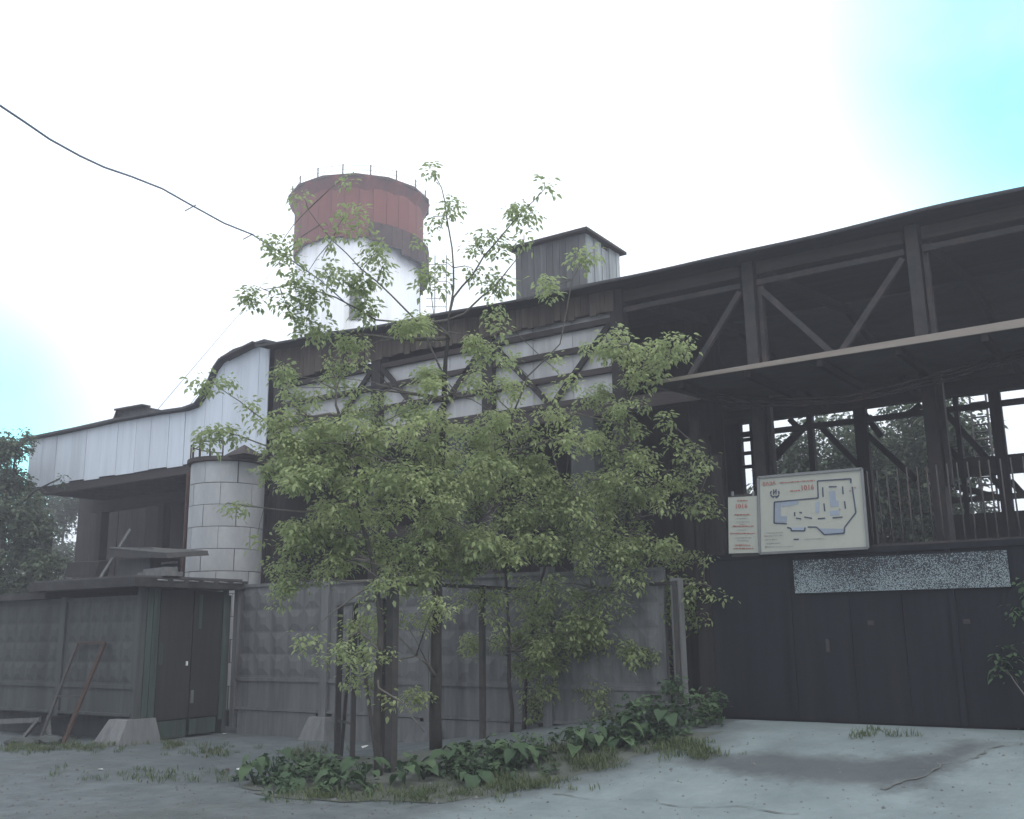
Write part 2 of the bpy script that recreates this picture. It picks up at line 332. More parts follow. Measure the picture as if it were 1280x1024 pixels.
for i, x in enumerate(PX):
    big = .20 if i >= 4 else .26
    bx('post', (x-big/2, YF-.02, gz(x, 14)-.02), (x+big/2, YF+.28, eave(x)-.06), m_steel if i >= 4 else m_timber, hall)
    if i >= 4: bx('post_flange', (x+big/2+.02, YF+.10, 4.0), (x+big/2+.10, YF+.26, eave(x)-.4), m_steel, hall)
for i in range(3, len(PX)-1):                        # open truss bays
    x0, x1 = PX[i]+.15, PX[i+1]-.15
    bm_('tie_rail', (x0, YF+.05, ZTIE), (x1, YF+.05, ZTIE), .08, .1, m_steel, hall, (0, 0, 1))
    bm_('eave_beam', (x0, YF+.1, ZE-.22), (x1, YF+.1, ZE-.22), .16, .22, m_timbh, hall, (0, 0, 1))
    zc = P(1060, 440).z
    xm = (x0+x1)/2
    if i < 5: bm_('brace', (x1-.03, YF+.06, ZTIE-.1), (xm+.08, YF+.06, zc), .10, .08, m_steel, hall)
    if i == 4: bm_('brace', (x0+.03, YF+.075, ZTIE-.1), (xm-.02, YF+.075, zc), .10, .08, m_steel, hall)
    zl_ = P(1180, 455).z; bx('lintel', (x0, YF+.02, zl_), (x1, YF+.3, zl_+.25), m_timbh, hall)
# white panelled bays
zr = [ZP0, P(690, 484).z, P(690, 463).z, P(690, 437).z, P(690, 420).z]
for i in range(3):
    x0, x1 = PX[i]+.13, PX[i+1]-.13
    rows = [(ZP0+.09, ZP0+.52), (ZP0+.63, ZP0+1.02), (ZP0+1.14, ZP0+1.50)]
    if i == 2: rows.append((ZP0+1.60, ZP0+1.70))
    for (a, b) in rows:
        n = 3
        for k in range(n):
            bx('panel', (x0+(x1-x0)*k/n+.006, YF+.12+random.uniform(0, .01), a-.04), (x0+(x1-x0)*(k+1)/n-.006, YF+.16, b+.04), m_panel, hall)
    for z in (ZP0+.04, ZP0+.575, ZP0+1.08, ZP0+1.55):
        sag = (.10 if i == 1 else 0)
        bm_('rail', (x0-.02, YF+.06, z), (x1+.02, YF+.06, z), .11, .11, m_timbh, hall, (0, 0, 1))
    xm = (x0+x1)/2
    bm_('brace', (x0+.02, YF+.03, ZP0+1.5), (xm-.05, YF+.03, ZP0+.08), .11, .06, m_timber, hall)
    bm_('brace', (x1-.02, YF+.035, ZP0+1.5), (xm+.05, YF+.035, ZP0+.08), .11, .06, m_timber, hall)
    bx('sill_beam', (x0, YF+.02, ZP0-.3), (x1, YF+.24, ZP0-.02), m_timbh, hall)
x = XL+.02
zt = ZP0+1.72
while x < PX[3]-.1:                                  # vertical boards under the eave
    wd = random.uniform(.13, .2)
    bx('fascia_board', (x, YF-.04-random.uniform(0, .02), zt+random.uniform(-.06, .02)), (x+wd-.012, YF, eave(x)-.07), m_fascia, hall); x += wd
# dark inner walls of the left bays
xw = XL
while xw < at(895, 600, 'Y', 21).x:
    wd = random.uniform(.35, .6); bx('inner_board', (xw, 21.0-random.uniform(0, .02), 0), (xw+wd-.004, 21.04, 9.1), m_timber, hall); xw += wd
bx('concrete_pier', (P(716, 600).x, YF-.05, 0), (P(745, 600).x, YF+.4, ZP0-.31), m_concd, hall)
bx('concrete_pier', (P(560, 600).x, YF+.02, 0), (P(580, 600).x, YF+.4, ZP0-.31), m_concd, hall)
bx('end_board', (XL-.03, YF-.01, 0), (XL+.05, YF+.298, ZE+.2), m_timber, hall)
bx('end_wall', (XL-.02, YF+.30, 0), (XL+.06, YB, ZE-.1), m_timber, hall)
bx('cross_beam', (XL+.1, YF+.5, 3.9), (PX[3], YF+.75, 4.15), m_timbh, hall)
# right of the panels, beside the gate: dark boards and loose uprights
for q in (862, 874, 886, 899):
    a = at(q, 640, 'Y', 15.2); bx('jamb_board', (a.x-.1, 15.2, .3), (a.x+.08, 15.24+random.uniform(0, .03), 5.4-random.uniform(0, .8)), m_timber, hall)
# far open wall: lattice of posts, rails and braces
B = lambda x, y: at(x, y, 'Y', YB)
zbt, zb1 = B(1100, 507).z, B(1100, 522).z
xa, xb = B(905, 560).x, 6.0
bx('far_beam', (xa-2, YB, zbt), (xb, YB+.3, zbt+.75), m_timbh, hall)
for (p, q) in [(880, 937), (946, 950), (993, 1020), (1026, 1148), (1151, 1157), (1161, 1171), (1206, 1250), (1279, 1330)]:
    bx('beam_block', (B(p, 490).x, YB+.02, zbt+.752), (B(q, 490).x, YB+.28, ZE+.2), m_timbh, hall)
bm_('far_rail', (xa, YB+.1, zb1), (xb, YB+.1, zb1), .2, .15, m_timbh, hall, (0, 0, 1))
zband0, zband1 = B(1250, 592).z, B(1250, 569).z
bx('far_floor_beam', (B(1180, 580).x, YB, zband0), (xb, YB+.3, zband1), m_timbh, hall)
bm_('far_rail', (B(1175, 622).x, YB+.1, B(1250, 621).z), (xb, YB+.1, B(1250, 621).z), .2, .15, m_timbh, hall, (0, 0, 1))
bx('far_parapet', (B(1170, 660).x, YB, 0), (xb, YB+.2, B(1250, 640).z), m_timber, hall)
for q, wd in [(907, .9), (923, .18), (945, .34), (1014, .16), (1078, .36), (1200, .12), (1250, .30), (1330, .3)]:
    a = B(q, 560); bx('far_post', (a.x-wd/2, YB-.02, 0), (a.x+wd/2, YB+.25, zbt), m_timber, hall)
for k in range(3): bm_('far_rail', (B(905, 0+555+k*16).x, YB+.08, B(935, 549+k*17).z), (B(945, 555).x, YB+.08, B(935, 549+k*17).z), .14, .1, m_timbh, hall, (0, 0, 1))
for a, b in [((985, 523), (997, 535)), ((1012, 525), (950, 590)), ((1000, 535), (955, 578)), ((1020, 528), (1080, 590)), ((1078, 515), (1100, 545)), ((1080, 540), (1145, 600)), ((1150, 505), (1130, 520)), ((1178, 512), (1232, 572)), ((1160, 535), (1205, 580)), ((1237, 595), (1262, 620)), ((1195, 608), (1250, 622)), ((1262, 600), (1280, 620))]:
    p, q = B(*a), B(*b); bm_('far_brace', (p.x, YB+.15, p.z), (q.x, YB+.15, q.z), .17, .1, m_timber, hall)
# canopy over the gate
YC = 14.15
c0 = at(812, 479, 'Y', YC); zc = c0.z
cpy = MB().hexa([(c0.x, YC, zc-.03), (XR, YC, zc+.0), (XR, YF-.03, zc+.12), (c0.x+.2, YF-.03, zc+.06), (c0.x, YC, zc+.02), (XR, YC, zc+.05), (XR, YF-.03, zc+.17), (c0.x+.2, YF-.03, zc+.12)]).build('canopy', m_roof, hall)
MB().hexa([(c0.x-.05, YC-.04, zc-.035), (XR, YC-.04, zc-.07), (XR, YC-.003, zc-.07), (c0.x-.05, YC-.003, zc-.035), (c0.x-.05, YC-.04, zc+.015), (XR, YC-.04, zc+.12), (XR, YC-.003, zc+.12), (c0.x-.05, YC-.003, zc+.015)]).build('fascia', m_canopy, cpy)
for x in np.arange(c0.x+.5, XR, 1.1): bm_('joist', (x, YC+.05, zc-.09), (x, YF-.05, zc+.0), .09, .1, m_timber, cpy, (0, 0, 1))
# bundle of cables sagging below the canopy
cb = MB()
for dz, ph in ((0, 0), (.06, .7), (-.05, 1.4)):
    pts = [at(q[0], q[1], 'Y', 15.6)+Vector((0, 0, dz+.02*math.sin(i*1.3+ph))) for i, q in enumerate([(820, 482), (900, 498), (950, 503), (1010, 501), (1060, 500), (1120, 488), (1180, 472), (1240, 453), (1300, 436), (1380, 420)])]
    cb.tube(pts, .022, 6)
tag(cb.build('cable_bundle', m_steel), 'bundle of grey cables sagging under the canopy above the gate', 'cable')
# roof vent box
YV = 20.2
v0, v1 = at(645, 372, 'Y', YV), at(733, 352, 'Y', YV); zt = at(733, 290, 'Y', YV).z; zb = ZE+.3
vent = MB().box((v0.x+.03, YV+.03, zb), (v1.x-.03, YV+1.75, zt)).build('roof_vent_box', m_timber, hall)
x = v0.x; n = 11; wd = (v1.x-v0.x)/n
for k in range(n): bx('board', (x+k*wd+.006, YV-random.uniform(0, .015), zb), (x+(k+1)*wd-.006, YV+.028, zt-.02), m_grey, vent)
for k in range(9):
    y0 = YV+.03+k*.195; bx('board', (v1.x-.028, y0+.01, zb+(.25 if k in (5, 6) else 0)), (v1.x+random.uniform(0, .02), y0+.185, zt-.02-random.choice((0, 0, .12))), m_pale, vent)  # paler copy of the front boards: light on this side put into colour
bx('vent_roof', (v0.x-.16, YV-.16, zt+.0), (v1.x+.14, YV+1.95, zt+.07), m_timbh, vent)

# ------------------------------------------------------------------ white sheeted gallery on the left
gal = thing('sheeted_gallery', 'raised white sheet-clad gallery with stepped roof at the left', 'building', (P(180, 560).x, YF, 0))
top = [(40, 550), (100, 538), (150, 527), (200, 518), (236, 513), (250, 508), (258, 498), (266, 482), (274, 463), (281, 453), (300, 441), (322, 434), (338, 429)]
tx = [P(*q).x for q in top]; tz = [P(*q).z for q in top]
zg0 = P(140, 594).z
def ztop(x): return float(np.interp(x, tx, tz))
x = tx[0]; xe = P(336, 500).x; k = 0; YG2 = 21.0
while x < xe-.05:
    wd = min(random.uniform(.62, .8), xe-x)
    if xe-x-wd < .3: wd = xe-x
    n = 6; a = [(x+.008+(wd-.016)*i/n) for i in range(n+1)]; yo = YF-.02-random.uniform(0, .025)
    lo = zg0+random.uniform(-.05, .03)
    poly = [(q, yo, ztop(q)-.03) for q in a[::-1]] + [(a[0], yo, lo), (a[-1], yo, lo+random.uniform(-.02, .02))]
    MB().prism(poly, (0, .022, 0)).build('cladding_sheet', m_sheet, gal); x += wd
rf = MB(); vs_, fs_ = [], []
xs = sorted(set(list(np.linspace(tx[0]-.25, tx[-1]+.02, 40))+tx))
for x in xs:
    z = ztop(x); ov = .22
    vs_ += [(x, YF-ov, z-.01), (x, YG2, z+.25), (x, YF-ov, z+.05), (x, YG2, z+.31)]
for i in range(len(xs)-1):
    a, b = 4*i, 4*i+4; fs_ += [(a, a+1, b+1, b), (a+2, b+2, b+3, a+3), (a, b, b+2, a+2), (a+1, a+3, b+3, b+1)]
a = 4*len(xs)-4; fs_ += [(0, 2, 3, 1), (a, a+1, a+3, a+2)]
rf.add(vs_, fs_).build('roof', m_roof, gal)
bx('soffit', (tx[0], YF+.05, zg0+.02), (xe, YG2, zg0+.1), m_timbh, gal)
bx('bottom_beam', (tx[0]+.02, YF+.01, zg0-.26), (xe, YF+.2, zg0-.0), m_timbh, gal)
for x in np.arange(tx[0]+.5, xe, 1.25): bx('joist', (x-.07, YF+.21, zg0-.2), (x+.07, YG2-.02, zg0+.015), m_timber, gal)
bx('mid_beam', (tx[0], 18.6, zg0-.55), (xe, 18.85, zg0-.21), m_timbh, gal)
x = at(96, 660, 'Y', YG2).x
while x < xe: 
    wd = random.uniform(.3, .5); bx('back_board', (x, YG2+random.uniform(0, .03), 0), (x+wd-.004, YG2+.05, ztop(min(x, xe))+.22), m_timber, gal); x += wd
bx('end_sheet', (tx[0]-.02, YF+.05, zg0), (tx[0]+.03, YG2, tz[0]-.04), m_timber, gal)
for q in (60, 128, 205): 
    a = at(q, 650, 'Y', 18.7); bx('column', (a.x-.13, 18.58, 0), (a.x+.13, 18.84, zg0-.56), m_timber, gal)
# dormer vent on its roof
d0, d1 = at(150, 528, 'Y', 18.0), at(181, 528, 'Y', 18.0); zt = at(155, 514, 'Y', 18.0).z
MB().prism([(d0.x-.35, 18, tz[2]-.1), (d0.x+.05, 18, zt), (d1.x+.1, 18, zt-.03), (d1.x-.05, 18, tz[2]-.1)], (0, 1.2, 0)).build('roof_dormer', m_grey, gal)
MB().beam((d0.x+.02, 17.9, zt+.02), (d1.x+.16, 17.9, zt-.01), .05, .3, (0, 1, 0)).build('dormer_cap', m_timbh, gal)
MB().beam((d0.x-.42, 17.95, tz[2]-.08), (d0.x+.04, 17.95, zt+.01), .05, .25, (0, 1, 0)).build('dormer_cap', m_timbh, gal)
MB().beam((tx[-2]-1.0, YF-.16, P(281, 452).z), (tx[-2]+.15, YF-.16, P(325, 433).z+.03), .05, .3, (0, 1, 0)).build('eave_flashing', m_timbh, gal)

# ------------------------------------------------------------------ round block silo
YS = 15.35
sc = at(283, 640, 'Y', YS); D = math.hypot(sc.x, YS)
ang = lambda q: math.atan2(ray(q, 650).x, ray(q, 650).y)
RS = D*math.sin(abs(ang(330)-ang(236))/2)
zsil = at(283, 572, 'Y', YS-RS*.7).z
silo = thing('block_silo', 'round silo of pale curved concrete blocks with a dark rim and handrail', 'silo', (sc.x, YS, 0))
def ring(r0, r1, a0, a1, z0, z1, n, cx=0, cy=0):
    b = MB(); v = []
    for i in range(n+1):
        t = a0+(a1-a0)*i/n; c, s = math.cos(t), math.sin(t)
        v += [(cx+r0*c, cy+r0*s, z0), (cx+r1*c, cy+r1*s, z0), (cx+r1*c, cy+r1*s, z1), (cx+r0*c, cy+r0*s, z1)]
    f = [(0, 1, 2, 3), (4*n+3, 4*n+2, 4*n+1, 4*n)]
    for i in range(n):
        a, c = 4*i, 4*i+4
        for k in range(4): f.append((a+k, c+k, c+(k+1) % 4, a+(k+1) % 4))
    return b.add(v, f)
NB, HC = 7, .485
bm7 = ring(RS-.14, RS, .012, 2*math.pi/NB-.012, 0, HC-.014, 8).mesh('block', mat=m_block)
nc = int(zsil/HC); z0 = zsil-.06-nc*HC
core = MB(); core.tube([(sc.x, YS, 0), (sc.x, YS, zsil-.06)], RS-.03, 24); core.build('mortar_core', m_conc, silo)
for c in range(nc+1):
    for k in range(NB):
        piece(bm7, 'block', silo, (sc.x, YS, z0+(c-(1 if z0 > 0 else 0))*HC + (HC if z0 > 0 else 0) - (HC if c == nc else 0) if False else z0+(c-1)*HC+ (0)), (0, 0, 2*math.pi/NB*(k+(c % 2)*.5)+random.uniform(-.01, .01)+.9), (1+random.uniform(-.006, .006),)*2+(1,)) if c > 0 else None
ring(0.05, RS+.09, 0, 2*math.pi, zsil-.06, zsil+.03, 28, sc.x, YS).build('rim_slab', m_timbh, silo)
hat = MB(); pk = at(301, 561, 'Y', YS-.5*RS)
for i in range(1): hat.add([(pk.x-.35, pk.y-.2, zsil+.03), (pk.x+.35, pk.y-.2, zsil+.03), (pk.x+.35, pk.y+.4, zsil+.03), (pk.x-.35, pk.y+.4, zsil+.03), (pk.x, pk.y+.1, zsil+.3)], [(0,1,4), (1,2,4), (2,3,4), (3,0,4), (3,2,1,0)])
hat.build('hatch_hood', m_timbh, silo)
rail = MB(); rr = RS+.02; pr = []
for k in range(9):
    t = math.radians(150+k*20); p = (sc.x+rr*math.cos(t), YS+rr*math.sin(t)); pr.append((*p, zsil+.38))
    rail2 = MB().tube([(*p, zsil+.02), (*p, zsil+.40)], .016, 6).build('rail_post', m_rust, silo)
MB().tube(pr, .014, 6).build('handrail', m_steel, silo)
pp = at(236, 650, 'Y', YS-.1)
MB().tube([(pp.x-.03, YS-.15, 0), (pp.x-.03, YS-.15, zsil-.1)], .05, 8).build('downpipe', m_brown, silo)

# ------------------------------------------------------------------ water tower
tw = dep(449, 300, 62); tw.z = 0
tower = thing('water_tower', 'tall round water tower, faded red sheeted tank on a whitewashed drum', 'tower', tw)
sc_ = 62/1250
RT_ = (527-368)/2*sc_; zt = dep(362, 240, 62).z-.85; zm = dep(372, 314, 62).z-.75; RWH = RT_*.955
wh = MB(); wh.tube([(tw.x, tw.y, 0), (tw.x, tw.y, zm+.2)], [RWH*1.03, RWH], 40); wh.build('drum', m_white, tower)
NS = 30
sh = ring(RT_-.08, RT_, 0, 2*math.pi/NS-.008, 0, zt-zm, 2).mesh('tank_sheet', mat=m_red)
for k in range(NS): piece(sh, 'tank_sheet', tower, (tw.x, tw.y, zm+random.uniform(-.1, .1)), (0, 0, 2*math.pi*k/NS), (1+random.uniform(0, .006),)*2+(1,))
core = MB(); core.tube([(tw.x, tw.y, zm), (tw.x, tw.y, zt)], RT_-.09, 30); core.build('tank_core', m_brown, tower)
ev = MB(); vs_, fs_ = [], []; n = 14
for k in range(n):
    t = 2*math.pi*(k+.35)/n
    vs_ += [(tw.x+(RT_+.38)*math.cos(t), tw.y+(RT_+.38)*math.sin(t), zt+.05), (tw.x+(RT_+.42)*math.cos(t), tw.y+(RT_+.42)*math.sin(t), zt+.2), (tw.x+RT_*.98*math.cos(t), tw.y+RT_*.98*math.sin(t), zt-.75)]
vs_ += [(tw.x, tw.y, zt+.6)]
for k in range(n):
    a, b = 3*k, 3*((k+1) % n); fs_ += [(a, b, b+1, a+1), (a+2, b+2, b, a), (a+1, b+1, 3*n)]
ev.add(vs_, fs_).build('eave', m_red, tower)
ring(RT_+.36, RT_+.46, 0, 2*math.pi, zt+.1, zt+.26, 14, tw.x, tw.y).build('eave_trim', m_brown, tower)
pr = []
for k in range(16):
    t = 2*math.pi*k/16+.1; q = (tw.x+(RT_+.2)*math.cos(t), tw.y+(RT_+.2)*math.sin(t)); pr.append(q)
    MB().tube([(*q, zt+.2), (*q, zt+.95)], .04, 5).build('railing_post', m_steel, tower)
for h in (.6, .9): MB().tube([(*q, zt+h) for q in pr+pr[:1]], .011, 4).build('railing_bar', m_steel, tower)
# rotten skirt hanging round the lower right of the tank
a_c = math.atan2(-tw.y, -tw.x)                       # towards the camera
for k in range(12):
    t = a_c+math.radians(8+k*9.5); dz = -.25-.09*k
    sk_ = ring(RT_+.10+.02*k, RT_+.22+.02*k, t, t+math.radians(9.2), zm+.55+dz-random.uniform(.5, .9), zm+1.0+dz*.4, 2, tw.x, tw.y).build('skirt_sheet', m_brown, tower)
# ladder beside the tank
lt = a_c+math.radians(84); ld = Vector((math.cos(lt), math.sin(lt), 0)); lc = Vector((tw.x, tw.y, 0))+ld*(RT_+1.1)
for s in (-.35, .35):
    MB().tube([lc+ld*s, lc+ld*s+Vector((0, 0, zm+.4))], .03, 5).build('ladder_rail', m_steel, tower)
for k in range(14): MB().tube([lc-ld*.9+Vector((0, 0, zm-.2-k*.55)), lc+ld*.35+Vector((0, 0, zm-.2-k*.55))], .022, 4).build('ladder_rung', m_steel, tower)
for k in range(1):                                   # rusty marks: narrow openings in the drum
    t = a_c+math.radians((-2, 28, 50)[k]); q = Vector((tw.x+RWH*math.cos(t), tw.y+RWH*math.sin(t), 0))
    ring(RWH-.1, RWH+.06, t-.09, t+.09, zm-(5.0, 2.6, 3.2)[k], zm-(3.2, .3, 1.2)[k], 2, tw.x, tw.y).build('drum_opening', (m_conc, m_pale, m_pale)[k], tower)
# guy wires from tower to gallery roof
for k, (a, b) in enumerate([((186, 525), (372, 296)), ((232, 513), (300, 415))]):
    p = at(*a, 'Y', 19.0); q = dep(b[0], b[1], 60)
    tag(MB().tube([p, p.lerp(q, .5)-Vector((0, 0, .3)), q], .010, 4).build('guy_wire', m_wire), ['thin guy wire rising from gallery roof to the red tank', 'shorter thin guy wire just left of the stepped gallery roof'][k], 'wire')
pw = [(-80, 80, 9), (0, 132, 10.5), (30, 152, 11), (62, 174, 11.6), (100, 195, 12.3), (130, 209, 12.9), (165, 221, 13.6), (203, 236, 14.4), (240, 257, 15.1), (280, 279, 16), (315, 293, 16.8), (345, 312, 17.5), (400, 350, 19), (455, 399, 20)]
cbl = tag(MB().tube([dep(*q) for q in pw], .0125, 6).build('overhead_cable', m_wire), 'slack blue-grey overhead cable sloping down across the sky', 'cable')
for q in ((240, 258, 15.1), (312, 294, 16.8)):
    p = dep(*q); MB().tube([p+Vector((.06, .03, .02)), p-Vector((.10, .05, .07))], .008, 4).build('tie', m_wire, cbl)

# ------------------------------------------------------------------ concrete panel fence
YFN = 14.04
def relief_panel(x0, x1, z0, z1, y, ncol, parent, mat, name='panel'):
    """slab with a grid of shallow pyramids above a ledge and a plain lower band"""
    b = MB().box((x0, y, z0), (x1, y+.1, z1))
    zl = z0+(z1-z0)*.24; fr = .07
    b.box((x0, y-.035, zl-.035), (x1, y-.002, zl+.03)); b.box((x0, y-.045, z0-.0), (x1, y-.002, z0+.05)); b.box((x0, y-.03, z1-.06), (x1, y-.002, z1))
    nr = 4; cw = (x1-x0-2*fr)/ncol; ch = (z1-.1-zl-.06)/nr
    for i in range(ncol):
        for j in range(nr):
            a, c = x0+fr+i*cw+.015, zl+.06+j*ch+.015; e, g = a+cw-.03, c+ch-.03; q = .3
            b.add([(a, y-.002, c), (e, y-.002, c), (e, y-.002, g), (a, y-.002, g), (a+cw*q, y-.028, c+ch*q), (e-cw*q, y-.028, c+ch*q), (e-cw*q, y-.028, g-ch*q), (a+cw*q, y-.028, g-ch*q)],
                  [(0, 1, 5, 4), (1, 2, 6, 5), (2, 3, 7, 6), (3, 0, 4, 7), (4, 5, 6, 7)])
    return b.build(name, mat, parent)
fz = at(360, 728, 'Y', YFN).z; fb = at(350, 889, 'Y', YFN).z
fx = [-16.03, at(408, 800, 'Y', YFN).x, -11.05, -8.65, -6.5]
fence = thing('concrete_fence', 'grey concrete panel fence with relief squares behind the saplings', 'fence', (-11.2, YFN, 0))
for i in range(4):
    relief_panel(fx[i]+.09, fx[i+1]-.09, fb, fz-.02*i, YFN, 5, fence, m_conc)
    bx('footing', (fx[i]+.2, YFN-.02, -.05), (fx[i+1]-.2, YFN+.25, fb-.012), m_conc, fence)
bx('fence_post', (-16.02, YFN-.06, .1), (-15.9, YFN+.1, fz), m_conc, fence)
for x in fx[1:4]:
    bx('fence_post', (x-.085, YFN-.07, .0), (x+.085, YFN+.12, fz+.03), m_conc, fence)
    MB().hexa([(x-.34, YFN-.36, -.05), (x+.34, YFN-.36, -.05), (x+.34, YFN+.3, -.05), (x-.34, YFN+.3, -.05), (x-.2, YFN-.2, fb-.06), (x+.2, YFN-.2, fb-.06), (x+.2, YFN+.2, fb-.06), (x-.2, YFN+.2, fb-.06)]).build('footing_cup', m_conc, fence)
gp = at(852, 860, 'Y', YFN-.1)
bx('gate_post', (gp.x-.07, YFN-.18, gz(gp.x, 14)-.05), (gp.x+.07, YFN-.02, 2.62), m_conc, fence)
bx('gate_post_foot', (gp.x-.2, YFN-.3, gz(gp.x, 14)-.05), (gp.x+.2, YFN+.06, gz(gp.x, 14)+.2), m_conc, fence)

# ------------------------------------------------------------------ gate
YGT = 14.08
ga, gb = at(893, 800, 'Y', YGT).x, 1.6; gzt = at(1100, 687, 'Y', YGT).z
gate = thing('sheet_metal_gate', 'wide dark blue-grey sheet metal gate across the hall entrance', 'gate', ((ga+gb)/2, YGT, .62))
seams = [ga, at(990, 800, 'Y', YGT).x, at(1066, 800, 'Y', YGT).x, at(1132, 800, 'Y', YGT).x, at(1196, 800, 'Y', YGT).x, -1.2, -.3, .6, gb]
for i in range(len(seams)-1):
    bx('sheet', (seams[i]+.002, YGT-random.uniform(0, .008), .64+random.uniform(0, .01)), (seams[i+1]-.002, YGT+.03, gzt-.04), m_gate, gate)
bx('backing', (ga, YGT+.035, .62), (gb, YGT+.05, gzt-.06), m_gate, gate)
bx('top_rail', (ga-.02, YGT-.03, gzt-.038), (gb, YGT+.06, gzt+.04), m_gate, gate)
for i in (1, 4, 6):
    bx('stile', (seams[i]-.035, YGT-.035, .65), (seams[i]+.035, YGT-.013, gzt-.039), m_gate, gate)
bx('handle', (seams[2]-.35, YGT-.07, 1.55), (seams[2]-.31, YGT-.013, 1.72), m_iron, gate)
for q in (1090, 1210):
    a = at(q, 800, 'Y', YGT); bx('hasp', (a.x-.03, YGT-.03, 1.9), (a.x+.05, YGT-.013, 1.96), m_steel, gate)
# added band of pale speckle along its top, standing in for a blurred-out rectangle
pm = bpy.data.materials.new('added_pale_speckle'); pm.use_nodes = True; t_ = pm.node_tree; Pn = t_.nodes['Principled BSDF']; Pn.inputs['Roughness'].default_value = .7
tcn = t_.nodes.new('ShaderNodeTexCoord'); vv = t_.nodes.new('ShaderNodeVectorMath'); vv.operation = 'MULTIPLY'; vv.inputs[1].default_value = (115, 1, 115)
fl = t_.nodes.new('ShaderNodeVectorMath'); fl.operation = 'FLOOR'; wn = t_.nodes.new('ShaderNodeTexWhiteNoise'); wn.noise_dimensions = '3D'
nb_ = t_.nodes.new('ShaderNodeTexNoise'); nb_.inputs['Scale'].default_value = 1.6; nb_.inputs['Detail'].default_value = 3
sx_ = t_.nodes.new('ShaderNodeSeparateXYZ'); t_.links.new(tcn.outputs['Object'], sx_.inputs[0]); t_.links.new(tcn.outputs['Object'], vv.inputs[0]); t_.links.new(vv.outputs[0], fl.inputs[0]); t_.links.new(fl.outputs[0], wn.inputs['Vector']); t_.links.new(tcn.outputs['Object'], nb_.inputs['Vector'])
pz0, pz1 = at(1120, 738, 'Y', YGT).z, at(1120, 692, 'Y', YGT).z
mr = t_.nodes.new('ShaderNodeMapRange'); mr.inputs['From Min'].default_value = pz0-.62; mr.inputs['From Max'].default_value = pz1-.62; mr.inputs['To Min'].default_value = .52; mr.inputs['To Max'].default_value = .02; t_.links.new(sx_.outputs['Z'], mr.inputs['Value'])
ad = t_.nodes.new('ShaderNodeMath'); ad.operation = 'MULTIPLY_ADD'; ad.inputs[1].default_value = 1.0; ad.inputs[2].default_value = -.42; t_.links.new(nb_.outputs['Fac'], ad.inputs[0])
a2 = t_.nodes.new('ShaderNodeMath'); a2.operation = 'ADD'; t_.links.new(ad.outputs[0], a2.inputs[0]); t_.links.new(mr.outputs[0], a2.inputs[1])
lt_ = t_.nodes.new('ShaderNodeMath'); lt_.operation = 'LESS_THAN'; t_.links.new(wn.outputs['Value'], lt_.inputs[0]); t_.links.new(a2.outputs[0], lt_.inputs[1])
mc = t_.nodes.new('ShaderNodeMix'); mc.data_type = 'RGBA'; mc.inputs['A'].default_value = (.014, .018, .025, 1); mc.inputs['B'].default_value = (.22, .265, .28, 1); t_.links.new(lt_.outputs[0], mc.inputs['Factor']); t_.links.new(mc.outputs['Result'], Pn.inputs['Base Color'])
bx('added_speckle_band', (at(990, 715, 'Y', YGT).x+.04, YGT-.05, pz0), (at(1262, 715, 'Y', YGT).x, YGT-.037, pz1-.03), pm, gate, label='added band of pale speckle on the gate standing in for a blurred-out rectangle')
# bars rising above the gate
for x in np.arange(at(1085, 640, 'Y', YGT).x, gb, .13):
    MB().tube([(x, YGT+.15, gzt-.2), (x+random.uniform(-.01, .01), YGT+.15, gzt+1.1)], .011, 5).build('bar', m_iron, gate)
bm_('bar_rail', (at(1080, 640, 'Y', YGT).x, YGT+.15, gzt+.06), (gb, YGT+.15, gzt+.06), .05, .04, m_steel, gate, (0, 0, 1))
bx('side_sheet', (gp.x+.2, YGT+.1, .5), (ga-.05, YGT+.14, gzt-.1), m_timber, gate)

# ------------------------------------------------------------------ sign boards on the gate
YSG = YGT-.09
def quad(pts, y0, y1):
    a = [at(*q, 'Y', y0) for q in pts]; return MB().hexa([(p.x, y0, p.z) for p in a]+[(p.x, y1, p.z) for p in a])
def strip(pts, wpx, mat, name, parent, y=YSG-.006, closed=False, conv=None):
    b = MB(); W = [conv(*q) for q in pts]; W = W+[W[0]] if closed else W
    for p, q in zip(W, W[1:]): b.beam((p.x, y, p.z), (q.x, y, q.z), wpx/88, .003, (0, 1, 0))
    return b.build(name, mat, parent)
def text(s, px, py, hpx, mat, parent, conv, bold=0, wpx=None, name='lettering'):
    cu = bpy.data.curves.new('txt', 'FONT'); cu.body = s; cu.size = 1; cu.extrude = .001; cu.offset = bold; cu.resolution_u = 2
    ob = bpy.data.objects.new('txt', cu); COL.objects.link(ob); bpy.context.view_layer.update()
    me = bpy.data.meshes.new_from_object(ob.evaluated_get(bpy.context.evaluated_depsgraph_get())); bpy.data.objects.remove(ob)
    v = np.array([q.co[:] for q in me.vertices]); lo, hi = v.min(0), v.max(0); p = conv(px, py)
    h = hpx/88; k = h/(hi[1]-lo[1]); kx = (wpx/88/(hi[0]-lo[0])) if wpx else k
    me.materials.clear(); me.materials.append(mat)
    base = wpos(parent)
    for q in me.vertices: q.co = Vector((p.x+(q.co.x-lo[0])*kx, YSG-.007+q.co.z, p.z+(q.co.y-lo[1])*k)) - base
    o = bpy.data.objects.new(name, me); COL.objects.link(o); o.parent = parent; return o
s1 = thing('site_plan_board', 'large cream site plan board with blue outlined map above the gate', 'sign', (at(1010, 690, 'Y', YSG).x, YSG, gzt))
quad([(949, 598), (1076, 588), (1083, 684), (951, 691)][::-1], YSG, YSG+.02).build('panel', m_board, s1)
fr_ = [(948, 597), (1077, 586), (1085, 685), (950, 692)]
